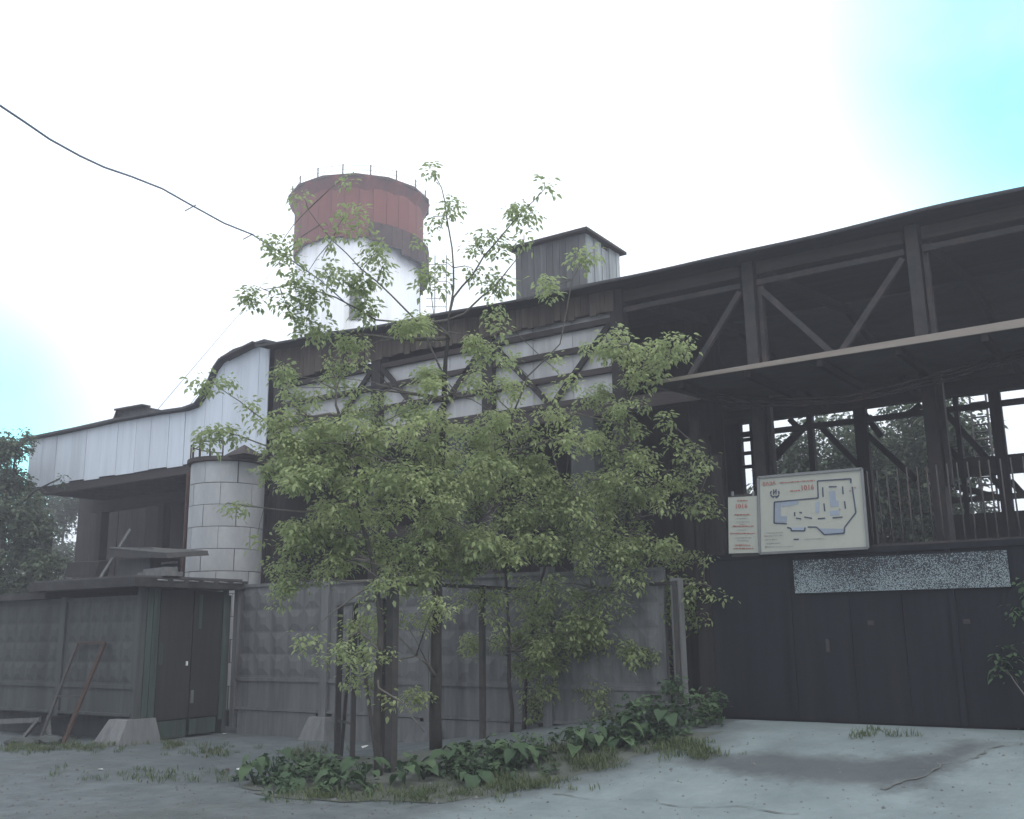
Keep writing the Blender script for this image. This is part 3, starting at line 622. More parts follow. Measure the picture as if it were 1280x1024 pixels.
for i in range(4):
    p, q = at(*fr_[i], 'Y', YSG-.004), at(*fr_[(i+1) % 4], 'Y', YSG-.004); bm_('frame', p, q, .035, .03, m_sframe, s1)
Z1 = lambda u, v: at(944+u/9.143, 584+v/9.143, 'Y', YSG-.006)
outl = [[(720, 350), (712, 158), (1093, 133), (1093, 185)], [(1108, 225), (1150, 520), (1020, 690), (1018, 755), (790, 772), (700, 685), (600, 685)], [(720, 352), (218, 400), (215, 640), (362, 648)], [(365, 690), (410, 700), (412, 728), (565, 728), (570, 690)]]
for o_ in outl: strip(o_, 1.6, m_pnavy, 'plan_outline', s1, conv=Z1)
for a, b in [((770, 230), (776, 340)), ((785, 415), (795, 505)), ((840, 225), (930, 222)), ((998, 220), (1004, 310)), ((1020, 390), (1032, 475)), ((715, 590), (800, 583)), ((885, 580), (998, 570)), ((560, 570), (650, 585)), ((450, 515), (452, 560)), ((465, 582), (525, 592)), ((505, 515), (535, 525)), ((440, 826), (498, 824))]:
    strip([a, b], 1.5, m_pnavy, 'plan_mark', s1, conv=Z1)
for q in ([(228, 410), (290, 400), (290, 560), (362, 560), (362, 630), (228, 630)], [(300, 405), (490, 380), (490, 425), (300, 455)], [(690, 400), (730, 395), (730, 520), (690, 525)], [(840, 280), (910, 270), (920, 380), (950, 385), (955, 450), (860, 455)], [(850, 500), (960, 490), (965, 550), (855, 555)], [(415, 690), (560, 690), (560, 720), (418, 720)], [(720, 700), (1010, 705), (1008, 745), (795, 762)]):
    W = [Z1(*p) for p in q[::-1]]; MB().prism([(p.x, YSG-.0045, p.z) for p in W], (0, .003, 0)).build('plan_area', m_pblue, s1)
text('БАЗА', 88, 215, 5.0, m_pred, s1, Z1, .02, 17)
text('1016', 532, 268, 6.6, m_pred, s1, Z1, .02, 15.5)
def scribble(x0, x1, y, slope, mat, parent, conv, wpx=1.1, lo=10, hi=40, name='print_line'):
    b = MB(); u = x0
    while u < x1:
        e = min(u+random.uniform(lo, hi), x1); p, q = conv(u, y+(u-x0)*slope), conv(e, y+(e-x0)*slope)
        b.beam((p.x, YSG-.006, p.z), (q.x, YSG-.006, q.z), wpx/88*random.uniform(.6, 1.1), .003, (0, 1, 0)); u = e+random.uniform(5, 12)
    return b.build(name, mat, parent)
scribble(275, 680, 180, -.07, m_pred, s1, Z1, 1.5)
scribble(400, 515, 272, -.05, m_pred, s1, Z1, 1.7)
for a, b, y in [(120, 320, 752), (125, 320, 785), (110, 245, 830), (120, 290, 870), (115, 440, 912), (560, 790, 822)]: scribble(a, b, y, -.03, m_pgrey, s1, Z1, 1.0)
for u, v in [(100, 788), (115, 912), (1128, 235), (955, 480), (1075, 270)]: scribble(u, u+22, v, 0, m_pred, s1, Z1, 1.5)
cx, cy = 224, 300                                   # emblem: open ring of leaves round an upright mark
for a0, a1 in ((20, 80), (100, 160), (170, 215), (-35, 10)):
    strip([(cx+48*math.cos(math.radians(t)), cy+48*math.sin(math.radians(t))) for t in np.linspace(a0, a1, 5)], 1.7, m_pnavy, 'emblem_arc', s1, conv=Z1)
for a, b in (((210, 255), (210, 315)), ((238, 252), (238, 312)), ((210, 300), (238, 268)), ((205, 335), (245, 332))): strip([a, b], 1.2, m_pnavy, 'emblem_bar', s1, conv=Z1)
s2 = thing('notice_board', 'small narrow cream notice board with red heading beside the site plan', 'sign', (at(928, 690, 'Y', YSG).x, YSG, gzt))
quad([(910, 622), (946, 620), (948, 691), (911, 692)][::-1], YSG, YSG+.015).build('panel', m_board, s2)
for q in (916, 942): p = at(q, 617, 'Y', YSG+.02); bx('hook', (p.x-.015, YSG-.002, p.z-.04), (p.x+.015, YSG+.03, p.z+.03), m_sframe, s2)
bx('bracket', (at(912, 660, 'Y', YSG).x, YSG+.017, gzt-.0), (at(946, 660, 'Y', YSG).x, YSG+.03, gzt+.9), m_iron, s2)
Z2 = lambda u, v: at(904+u/12.2, 612+v/12.2, 'Y', YSG-.006)
text('1016', 195, 295, 6.2, m_pred, s2, Z2, .02, 15.5)
for a, b, y, mt in [(215, 370, 170, m_pred), (170, 410, 385, m_pred), (205, 365, 440, m_pgrey), (190, 405, 490, m_pgrey), (250, 340, 525, m_pgrey), (145, 460, 560, m_pred), (215, 350, 615, m_pgrey), (105, 480, 670, m_pred), (180, 420, 735, m_pgrey), (215, 390, 775, m_pgrey), (180, 410, 850, m_pred), (150, 460, 900, m_pred)]:
    scribble(a, b, y, -.01, mt, s2, Z2, 1.6 if mt is m_pred else 1.0, 20, 60)

# ------------------------------------------------------------------ shed at the left
SX, SY0, SY1 = -16.06, 11.82, 13.98
zsh = at(165, 735, 'Y', SY0).z; zpb = at(160, 896, 'Y', SY0).z; SXL = -23.5
shed = thing('concrete_shed', 'low dark concrete panel shed with overhanging slab roof', 'shed', ((SX+SXL)/2, SY0, 0))
pxs = [SX-.02, at(80, 800, 'Y', SY0).x, -20.9, SXL]
for i in range(3):
    zt = zsh-.14
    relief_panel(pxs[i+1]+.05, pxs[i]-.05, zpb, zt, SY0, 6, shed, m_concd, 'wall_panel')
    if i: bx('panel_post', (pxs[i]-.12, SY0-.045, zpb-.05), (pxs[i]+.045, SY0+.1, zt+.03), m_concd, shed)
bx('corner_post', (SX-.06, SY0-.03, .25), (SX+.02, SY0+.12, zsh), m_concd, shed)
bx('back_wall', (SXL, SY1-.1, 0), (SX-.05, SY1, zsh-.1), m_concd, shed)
bx('floor_beam', (SXL, SY0+.45, -.02), (SX-.2, SY0+.6, zpb), m_concd, shed)
rp = [(at(38, 724, 'Y', SY0-.35).x, SY0-.38), (SX+.28, SY0-.38), (SX+.28, SY1+.12), (at(38, 724, 'Y', SY0-.35).x, SY1+.1)]
rs = MB().hexa([(x, y, zsh+.005) for x, y in rp]+[(x, y, zsh+.17) for x, y in rp]).build('roof_slab', m_slab, shed)
MB().box((rp[0][0]+.05, SY0-.3, zsh+.172), (SX+.2, SY1+.05, zsh+.21)).build('roof_felt', m_roof, rs)
MB().box((SXL, SY0-.2, zsh-.138), (rp[0][0]+.3, SY1, zsh+.002)).build('roof_slab', m_slab, shed)
for k in range(6): MB().tube([(SX+.285, SY0+.1+k*.36, zsh+.13), (SX+.285, SY0+.33+k*.36, zsh+.12)], .02, 5).build('felt_lap', m_conc, rs)
# door face
DY = [SY0+.14, SY0+.42, SY0+1.2, SY1-.12]; 
dr = MB().box((SX-.04, DY[1]+.02, .36), (SX, DY[2]-.01, zsh-.03)).build('door_leaf', m_door, shed)
bx('handle', (SX+.002, DY[2]-.12, 1.32), (SX+.03, DY[2]-.09, 1.4), m_litter, dr)
dr2 = MB().box((SX-.04, DY[2]+.01, .36), (SX+.005, DY[3]-.14, zsh-.03)).build('door_leaf', m_door, shed)
bx('patch', (SX+.007, DY[2]+.03, .62), (SX+.012, DY[2]+.1, .86), m_conc, dr2)
bx('door_jamb', (SX-.03, DY[0], .27), (SX+.02, DY[0]+.12, zsh-.01), m_green, shed)
bx('door_jamb', (SX-.035, DY[0]+.14, .30), (SX+.012, DY[1], zsh-.01), m_green, shed)
bx('door_jamb', (SX-.03, DY[3]-.12, .27), (SX+.015, DY[3], zsh-.01), m_green, shed)
bx('paint_strip', (SX+.003, DY[1]+.04, 1.35), (SX+.011, DY[1]+.12, 1.75), m_green, shed)
bx('paint_strip', (SX+.007, DY[2]+.12, 2.0), (SX+.014, DY[2]+.2, zsh-.1), m_green, shed)
bx('kick_plate', (SX-.02, DY[1]+.05, .03), (SX+.03, DY[2]-.06, .33), m_green, shed)
bx('kick_plate', (SX-.02, DY[2]+.02, .05), (SX+.03, DY[3]-.2, .33), m_green, shed)
blk = [gpt(123, 935), gpt(202, 926)]
cb = MB().hexa([(SX-.62, SY0-.42, -.05), (SX+.16, SY0-.42, -.05), (SX+.16, SY0+.52, -.05), (SX-.62, SY0+.52, -.05), (SX-.42, SY0-.2, zpb-.04), (SX+.1, SY0-.2, zpb-.04), (SX+.1, SY0+.4, zpb-.04), (SX-.42, SY0+.4, zpb-.04)])
cb.build('corner_footing', m_conc, shed)
# rusty frame leaning on the shed wall
yl = SY0-.10; tp = [at(97, 804, 'Y', SY0-.09), at(131, 803, 'Y', SY0-.09)]; bt = [gpt(86, 928), gpt(108, 936)]
bt = [Vector((tp[0].x-.12, SY0-.62, .02)), Vector((tp[1].x-.17, SY0-.66, .02))]
lf = thing('leaning_frame', 'rusty tall metal frame leaning against the shed wall', 'frame', (bt[0]+bt[1])/2)
for i in range(2): bm_('side_bar', bt[i], tp[i], .055 if i == 0 else .085, .04, m_iron if i == 0 else m_rust, lf)
bm_('top_bar', tp[0], tp[1], .06, .035, m_rust, lf, (0, 0, 1))
bm_('cross_bar', bt[0].lerp(tp[0], .45), bt[1].lerp(tp[1], .45), .03, .03, m_iron, lf, (0, 0, 1))
# things lying on the shed roof
zr0 = zsh+.212
def roofpt(x, y): p = at(x, y, 'Z', zr0); return p
jx = lambda q, yy: at(q, 700, 'Y', yy)
a, b = at(150, 690, 'Y', 12.6), at(222, 690, 'Y', 12.6)
hut = thing('rooftop_hutch', 'old box with a dark tilted lid lying on the shed roof', 'box', ((a.x+b.x)/2, 12.6, zr0))
MB().box((a.x, 12.6, zr0), ((a.x*.45+b.x*.55), 13.3, zr0+.42)).build('box_body', m_concd, hut)
MB().hexa([(a.x-.06, 12.4, zr0+.46), (b.x-.05, 12.4, zr0+.36), (b.x-.05, 13.4, zr0+.46), (a.x-.06, 13.4, zr0+.56), (a.x-.02, 12.4, zr0+.64), (b.x-.1, 12.4, zr0+.46), (b.x-.1, 13.4, zr0+.56), (a.x-.02, 13.4, zr0+.72)]).build('lid', m_iron, hut)
MB().beam((a.x-.02, 12.395, zr0+.655), (b.x-.5, 12.395, zr0+.56), .03, .04, (0, 1, 0)).build('lid_edge', m_conc, hut)
for k in range(3): MB().box(((a.x*.35+b.x*.65)+.02, 12.7, zr0+.08+k*.1), (b.x-.15, 12.74, zr0+.12+k*.1)).build('slat', m_conc, hut)
a, b = at(82, 695, 'Y', 12.9), at(124, 695, 'Y', 12.9)
dp_ = MB().hexa([(a.x, 12.9, zr0+.18), (b.x-.1, 12.9, zr0+.14), (b.x-.1, 13.2, zr0+.16), (a.x, 13.2, zr0+.2), (a.x+.1, 12.9, zr0+.48), (b.x, 12.9, zr0+.46), (b.x, 13.2, zr0+.5), (a.x+.1, 13.2, zr0+.5)])
dp_.box((a.x+.05, 12.95, zr0), (b.x-.15, 13.15, zr0+.14))
tag(dp_.build('felt_bundle', m_timber), 'dark slab of felt lying at the left of the shed roof', 'bundle')
p, q = at(125, 708, 'Y', 12.55), at(163, 662, 'Y', 12.75); p.z = zr0+.03
tag(MB().beam(p, q, .07, .03, (0, 1, 0)).build('loose_board', m_grey), 'grey loose board propped against the box on shed roof', 'board')
p, q = at(178, 709, 'Y', 12.2), at(213, 711, 'Y', 12.2)
tag(MB().box((p.x, 12.1, zr0+.002), (q.x, 12.5, zr0+.09)).beam((p.x+.1, 12.3, zr0+.1), (q.x-.1, 12.3, zr0+.12), .1, .3, (0, 1, 0)).build('pale_plank_pile', m_grey), 'short grey planks lying on front edge of shed roof', 'planks')
p = at(68, 712, 'Y', 12.6); q = at(86, 706, 'Y', 12.6)
tag(MB().beam((p.x, 12.6, zsh+.24), (q.x+.1, 12.6, zsh+.3), .06, .12, (0, 1, 0)).build('roof_lath', m_grey), 'thin grey lath at the left end of the shed roof', 'board')
# rubble in the gap under the shed wall
def rock(r, sx=1, sy=1, sz=.6, seed=0):
    rg = random.Random(seed); bmx = bmesh.new(); bmesh.ops.create_icosphere(bmx, subdivisions=2, radius=r)
    for v in bmx.verts: v.co = Vector((v.co.x*sx, v.co.y*sy, v.co.z*sz))*rg.uniform(.8, 1.15)
    me = bpy.data.meshes.new('rock'); bmx.to_mesh(me); bmx.free(); return me
for k, (q, lab) in enumerate([((20, 932), 'flat grey stone at the left foot of the shed'), ((52, 930), 'broken grey lump under the shed wall beside leaning boards')]):
    g = gpt(*q); me = rock(.25, 1.6, 1, .35, k); me.materials.append(m_concd); o = bpy.data.objects.new('stone', me); COL.objects.link(o); o.location = (g.x, g.y+.1, .05); tag(o, lab, 'stone')
for k, (a, b, wd, lab) in enumerate([((24, 928), (50, 898), .09, 'pale broken lath leaning under the left shed wall'), ((62, 930), (60, 897), .11, 'short upright post stub under the shed wall'), ((0, 902), (50, 900), .09, 'grey plank lying along the bottom of the shed wall')]):
    p = gpt(*a) if k < 2 else at(*a, 'Y', SY0-.1); q = at(*b, 'Y', SY0-.06 if k else SY0+.05)
    tag(MB().beam(p, q, wd, .05, (0, 1, 0)).build('timber_offcut', m_grey), lab, 'plank')

# ------------------------------------------------------------------ iron pen frame in front of the fence
PXN = -9.06; py0, py1 = 10.68, 13.85
pen = thing('iron_pen', 'dark iron post and rail pen frame standing among the saplings', 'frame', (PXN, py0, 0))
zp = 2.58
def ypole(px):                                       # where the sight line through px crosses the pen's side
    return at(px, 830, 'X', PXN).y
for px, wd in ((490, .12), (603, .075), (693, .085)):
    y = ypole(px); g = gz(PXN, y)
    MB().box((PXN-wd/2, y-wd/2, g-.05), (PXN+wd/2, y+wd/2, zp+(.1 if px == 490 else 0))).build('post', m_iron, pen)
bm_('top_rail', (PXN, ypole(490)+.07, zp-.03), (PXN, ypole(693)-.05, zp-.03), .05, .05, m_iron, pen, (0, 0, 1))
a = at(700, 735, 'Y', ypole(693)); b = at(846, 737, 'Y', YFN-.15)
bm_('top_rail', (PXN+.05, ypole(693), zp-.03), (b.x, YFN-.2, zp-.03), .045, .045, m_iron, pen, (0, 0, 1))
bx('post', (b.x-.035, YFN-.24, .45), (b.x+.03, YFN-.175, zp), m_iron, pen)
# gate leaf of the pen, standing open to the left
e = gpt(421, 948); h0 = Vector((PXN-.18, ypole(490)+.05, 0)); e = Vector((e.x, e.y, 0))
leafg = thing('pen_gate_leaf', 'narrow open iron gate leaf hanging left of the pen corner', 'gate', e)
zt0 = at(421, 757, 'Y', e.y).z
def lp(t, z): p = e.lerp(h0, t); return (p.x, p.y, z)
tm = .36
for t, wd, z0, z1 in ((0, .09, .02, zt0), (tm, .07, .0, zt0), (.98, .06, .2, zt0+.02)): bm_('upright', lp(t, z0), lp(t, z1), wd, .05, m_iron, leafg, tuple(h0-e))
bm_('top_bar', lp(.02, zt0), lp(.98, zt0+.03), .05, .04, m_iron, leafg, (0, 0, 1))
bm_('middle_bar', lp(.02, .6), lp(tm, .6), .04, .03, m_iron, leafg, (0, 0, 1))
bm_('bottom_bar', lp(.02, .06), lp(.98, .10), .06, .03, m_iron, leafg, (0, 0, 1))
bm_('diagonal_bar', lp(.10, .1), lp(.28, zt0-.3), .05, .03, m_iron, leafg, tuple(h0-e))
bm_('diagonal_bar', lp(.85, .3), lp(.42, zt0-.25), .05, .03, m_iron, leafg, tuple(h0-e))

# ------------------------------------------------------------------ leaves
def leaflet(l, wd, droop=.25):
    """six-vertex pointed leaflet along +x with a folded midrib"""
    return np.array([(0, 0, 0), (.32*l, wd*.5, -.05*l+wd*.12), (.32*l, -wd*.5, -.05*l+wd*.12), (.68*l, wd*.34, -droop*.5*l+wd*.08), (.68*l, -wd*.34, -droop*.5*l+wd*.08), (l, 0, -droop*l), (.5*l, 0, -droop*.25*l)])
LF = np.array([(0, 2, 6), (0, 6, 1), (1, 6, 3), (6, 2, 4), (6, 4, 3), (3, 4, 5)])
def rz(a): c, s = math.cos(a), math.sin(a); return np.array([(c, -s, 0), (s, c, 0), (0, 0, 1)])
def ry(a): c, s = math.cos(a), math.sin(a); return np.array([(c, 0, s), (0, 1, 0), (-s, 0, c)])
def rx(a): c, s = math.cos(a), math.sin(a); return np.array([(1, 0, 0), (0, c, -s), (0, s, c)])
def compound(rg, L, n=2):
    V = []
    for i in range(n):
        x = L*(.35+.4*i/max(1, n-1)); z = -.35*x*x/L
        for s in (1, -1):
            q = leaflet(rg.uniform(.08, .11), rg.uniform(.038, .052)) @ rx(rg.uniform(-.4, .4)).T @ ry(rg.uniform(.2, .75)).T @ rz(s*rg.uniform(.75, 1.1)).T
            V.append(q+np.array((x, 0, z)))
    q = leaflet(rg.uniform(.09, .12), rg.uniform(.05, .065)) @ ry(rg.uniform(.45, 1.0)).T
    V.append(q+np.array((L, 0, -.35*L))); return V
def make_spray(seed, nl=9, spread=.2):
    rg = np.random.default_rng(seed); V = []
    for k in range(nl):
        a = 2.4*k+rg.uniform(-.5, .5); el = rg.uniform(-.5, .35) if k > 2 else rg.uniform(-.9, -.4)
        for q in compound(rg, rg.uniform(.12, .22)):
            V.append((q @ ry(el).T @ rz(a).T)+np.array((0, 0, rg.uniform(-spread, spread*.3))))
    return np.concatenate(V)
SPR = [make_spray(i, 7+i % 4) for i in range(10)]
def make_broad(seed, n=14, L=.12):
    rg = np.random.default_rng(seed+50); V = []
    for k in range(n):
        q = leaflet(L*rg.uniform(.7, 1.2), L*rg.uniform(.5, .75), .4) @ rx(rg.uniform(-.4, .4)).T @ ry(rg.uniform(-.5, .6)).T @ rz(rg.uniform(0, 6.3)).T
        V.append(q+rg.uniform(-1, 1, 3)*np.array((.12, .12, .1)))
    return np.concatenate(V)
BRD = [make_broad(i) for i in range(8)]
def leafmesh(name, items, mat, parent, lib=SPR, kind=None):
    """items: (position, scale, tint); all leaves of one crown are one mesh"""
    base = np.array(wpos(parent)); VV, FF, TT = [], [], []; o = 0
    for p, s, t in items:
        v = lib[random.randrange(len(lib))]; c = rx(random.uniform(-.3, .3)) @ rz(random.uniform(0, 6.283))
        q = (v*s) @ c.T + np.array(p) - base; n = len(q)//7
        VV.append(q); FF.append((np.arange(n)[:, None, None]*7+LF[None]).reshape(-1, 3)+o); TT.append(np.clip(t+RNG.uniform(-.25, .25, n), 0, 1).repeat(7)); o += len(q)
    V = np.concatenate(VV).astype(np.float32); Fc = np.concatenate(FF).astype(np.int32); T = np.concatenate(TT).astype(np.float32)
    me = bpy.data.meshes.new(name); me.vertices.add(len(V)); me.vertices.foreach_set('co', V.ravel()); me.loops.add(Fc.size); me.loops.foreach_set('vertex_index', Fc.ravel())
    me.polygons.add(len(Fc)); me.polygons.foreach_set('loop_start', np.arange(0, Fc.size, 3, dtype=np.int32)); me.polygons.foreach_set('loop_total', np.full(len(Fc), 3, dtype=np.int32))
    at_ = me.attributes.new('tint', 'FLOAT', 'POINT'); at_.data.foreach_set('value', T)
    me.update(); me.validate(); me.materials.append(mat)
    ob = bpy.data.objects.new(name, me); COL.objects.link(ob); ob.parent = parent
    if kind: ob['kind'] = kind
    return ob
def wob(p, q, n, amp):
    p, q = Vector(p), Vector(q)
    return [p.lerp(q, i/n)+(Vector((random.uniform(-1, 1), random.uniform(-1, 1), random.uniform(-.5, .5)))*amp if 0 < i < n else Vector((0, 0, 0))) for i in range(n+1)]

# ------------------------------------------------------------------ saplings (box elder) round the pen
def sapling(label, base_px, bdepth, trunk, blobs, reach, r0, mat=m_leaf, group='saplings round the pen'):
    """trunk: picture points with depth; blobs: (x, y, rx, ry, depth, ddepth, n, tint); reach: thin stems with tufts"""
    g = dep(*trunk[0]); g.z = gz(g.x, g.y)
    t = thing('box_elder_sapling', label, 'tree', g, group)
    tp = [g-Vector((0, 0, .05))]+[dep(*q) for q in trunk[1:]]
    fine = []
    for a, b in zip(tp, tp[1:]): fine += wob(a, b, 3, .02)[:-1]
    fine.append(tp[-1]); n = len(fine)
    MB().tube(fine, [max(.012, r0*(1-.8*i/(n-1))) for i in range(n)], 8).build('trunk', m_bark, t)
    br = MB(); it = []
    for (x, y, rx_, ry_, d, dd, cnt, tint) in blobs:
        c = dep(x, y, d); s = min(fine, key=lambda q: (q-c).length+max(0, q.z-c.z)*2)
        pth = wob(s, c, 4, .06); br.tube(pth, [max(.006, r0*.38*(1-.7*i/4)) for i in range(5)], 5)
        for k in range(int(cnt*.88)):
            if k % 5 == 0:                            # leaves sit in tufts at the twig ends
                u, v = random.gauss(0, .55), random.gauss(0, .55); u = max(-1.15, min(1.15, u)); v = max(-1.15, min(1.15, v)); dc = d+random.uniform(-dd, dd); tc_ = tint+random.uniform(-.25, .3)
            p = dep(x+u*rx_+random.gauss(0, 10), y+v*ry_+random.gauss(0, 6), dc+random.gauss(0, .08)); it.append((p, random.uniform(.55, .95), tc_))
            if k % 5 == 0:
                m = random.choice(pth[2:]); br.tube([m, m.lerp(p, .5)+Vector((0, 0, .05)), p], [.012, .008, .004], 4)
    for pts, tufts in reach:
        W = [dep(*q) for q in pts]; W = [min(fine, key=lambda q: (q-W[0]).length)]+W; f2 = []
        for a, b in zip(W, W[1:]): f2 += wob(a, b, 2, .015)[:-1]
        f2.append(W[-1]); br.tube(f2, [max(.005, .019*(1-.75*i/(len(f2)-1))) for i in range(len(f2))], 5)
        for (x, y, d, cnt, sp, tint) in tufts:
            for k in range(max(1, int(cnt*.75+.3))):
                p = dep(x+random.gauss(0, sp), y+random.gauss(0, sp*.6), d+random.uniform(-.15, .15)); it.append((p, random.uniform(.75, 1.05), tint))
            c = dep(x, y, d); s = min(f2, key=lambda q: (q-c).length)
            if (s-c).length > .08: br.tube([s, s.lerp(c, .6)+Vector((0, 0, .03)), c], [.008, .006, .004], 4)
    br.build('branches', m_twig, t)
    leafmesh('crown', it, mat, t); return t

sapling('sapling with dark trunk inside the pen, branches reaching up past the red tank', None, 0,
    [(545, 930, 14.6), (545, 800, 14.6), (547, 690, 14.6), (552, 560, 14.5), (556, 470, 14.4), (560, 400, 14.3)], 
    [(540, 640, 90, 75, 14.4, .8, 115, .35), (500, 575, 95, 60, 14.3, .8, 105, .45), (570, 490, 55, 50, 14.2, .6, 45, .5), (470, 480, 80, 35, 14.2, .6, 30, .5), (560, 415, 60, 14, 14.2, .5, 24, .45), (545, 700, 90, 25, 14.2, .7, 40, .3), (520, 820, 60, 60, 14.0, .5, 36, .4), (440, 420, 55, 18, 14.2, .4, 16, .4)],
    [([(555, 470, 14.4), (525, 405, 14.2), (490, 370, 14.0), (450, 335, 13.9), (415, 300, 13.8), (385, 262, 13.7)], [(380, 248, 13.7, 2, 5, .3), (430, 272, 13.8, 4, 12, .35), (410, 282, 13.8, 3, 10, .35), (355, 298, 13.7, 5, 10, .25), (362, 310, 13.7, 3, 10, .25), (478, 312, 14.0, 4, 9, .3), (482, 328, 14.0, 2, 6, .3), (440, 330, 13.9, 4, 14, .35), (402, 325, 13.8, 4, 12, .35), (455, 350, 13.9, 5, 12, .35), (385, 340, 13.8, 4, 12, .3), (432, 222, 13.7, 1, 3, .35)]),
     ([(525, 405, 14.2), (470, 400, 14.1), (420, 372, 14.0), (370, 355, 13.9), (330, 362, 13.8)], [(322, 362, 13.8, 3, 9, .2), (340, 370, 13.8, 3, 10, .2), (352, 372, 13.9, 3, 8, .25), (375, 372, 13.9, 4, 12, .3), (395, 362, 13.9, 4, 12, .3), (365, 402, 13.9, 3, 9, .25), (385, 395, 13.9, 4, 10, .3), (460, 378, 14.1, 5, 12, .3), (525, 350, 14.1, 4, 7, .3), (530, 300, 14.1, 2, 4, .3)]),
     ([(560, 400, 14.3), (567, 360, 14.3), (565, 310, 14.3), (558, 270, 14.3), (552, 235, 14.3), (541, 212, 14.3)], [(540, 208, 14.3, 2, 4, .2), (562, 252, 14.3, 3, 4, .2), (561, 265, 14.3, 1, 4, .2), (553, 328, 14.3, 1, 6, .3), (533, 275, 14.3, 1, 4, .25), (590, 335, 14.3, 1, 5, .2), (557, 352, 14.3, 1, 4, .2)]),
     ([(567, 372, 14.3), (590, 345, 14.3), (605, 320, 14.3), (635, 285, 14.2), (660, 258, 14.2), (681, 236, 14.2)], [(608, 297, 14.3, 4, 8, .15), (622, 300, 14.3, 2, 5, .15), (596, 305, 14.3, 1, 5, .2), (652, 262, 14.2, 4, 6, .2), (668, 270, 14.2, 1, 5, .3), (681, 228, 14.2, 2, 3, .15), (604, 335, 14.3, 1, 4, .2)]),
     ([(580, 392, 14.3), (603, 370, 14.3), (625, 350, 14.3), (645, 325, 14.3), (655, 300, 14.3)], [(622, 354, 14.3, 4, 7, .2), (633, 350, 14.3, 2, 6, .2), (655, 293, 14.3, 1, 3, .3)])], .095)
sapling('leafy sapling with leaning trunk beside the pen corner post', None, 0,
    [(473, 985, 13.0), (472, 880, 13.05), (476, 780, 13.3), (465, 700, 13.6), (440, 600, 13.8), (425, 520, 13.9)],
    [(410, 620, 75, 65, 13.8, .8, 100, .35), (440, 555, 80, 50, 13.9, .8, 80, .45), (380, 560, 45, 45, 13.9, .6, 60, .4), (380, 680, 55, 45, 13.8, .6, 60, .3), (430, 700, 70, 28, 13.5, .6, 35, .3), (450, 790, 28, 45, 13.2, .4, 18, .3), (365, 520, 30, 18, 13.9, .4, 16, .4), (350, 725, 30, 20, 13.8, .4, 12, .3), (410, 455, 45, 22, 13.9, .4, 14, .45)],
    [([(425, 520, 13.9), (370, 530, 13.9), (330, 525, 13.9), (300, 502, 13.9), (268, 480, 13.8)], [(262, 472, 13.8, 3, 7, .25), (275, 480, 13.8, 3, 7, .25), (310, 510, 13.9, 2, 6, .35), (318, 520, 13.9, 2, 7, .35)]),
     ([(400, 580, 13.8), (340, 560, 13.8), (300, 545, 13.8), (275, 540, 13.8)], [(265, 542, 13.8, 4, 8, .3), (282, 540, 13.8, 4, 7, .3), (300, 545, 13.8, 2, 6, .3)]),
     ([(380, 640, 13.8), (330, 635, 13.8), (290, 630, 13.8)], [(281, 632, 13.8, 2, 4, .3), (305, 635, 13.8, 1, 4, .4), (322, 668, 13.8, 2, 6, .3)]),
     ([(450, 740, 13.4), (410, 770, 13.3), (388, 788, 13.2)], [(386, 794, 13.2, 3, 5, .35)]),
     ([(473, 860, 13.0), (505, 880, 13.0), (530, 915, 13.0)], [(512, 870, 13.0, 1, 8, .5)])], .06)
sapling('sapling behind the second pen pole hiding the middle of the facade', None, 0,
    [(640, 925, 15.4), (636, 820, 15.4), (632, 700, 15.4), (632, 600, 15.3), (640, 520, 15.2)],
    [(630, 620, 80, 75, 15.2, .8, 90, .4), (660, 560, 55, 45, 15.2, .7, 60, .5), (610, 565, 45, 35, 15.1, .6, 40, .5), (600, 690, 75, 35, 15.0, .7, 60, .3), (690, 660, 50, 60, 15.3, .7, 60, .35), (650, 745, 60, 20, 15.0, .6, 14, .3), (640, 810, 70, 60, 15.2, .5, 55, .3), (610, 480, 24, 20, 15.2, .4, 12, .5)],
    [([(640, 520, 15.2), (660, 470, 15.2), (700, 430, 15.1), (715, 350, 15.1), (733, 322, 15.1)], [(735, 320, 15.1, 4, 7, .5), (742, 316, 15.1, 2, 5, .5), (678, 350, 15.1, 3, 9, .55), (690, 362, 15.1, 1, 6, .55), (700, 470, 15.1, 4, 12, .55), (640, 455, 15.2, 3, 10, .5), (690, 450, 15.1, 2, 8, .55), (620, 395, 15.2, 6, 10, .4)])], .035)
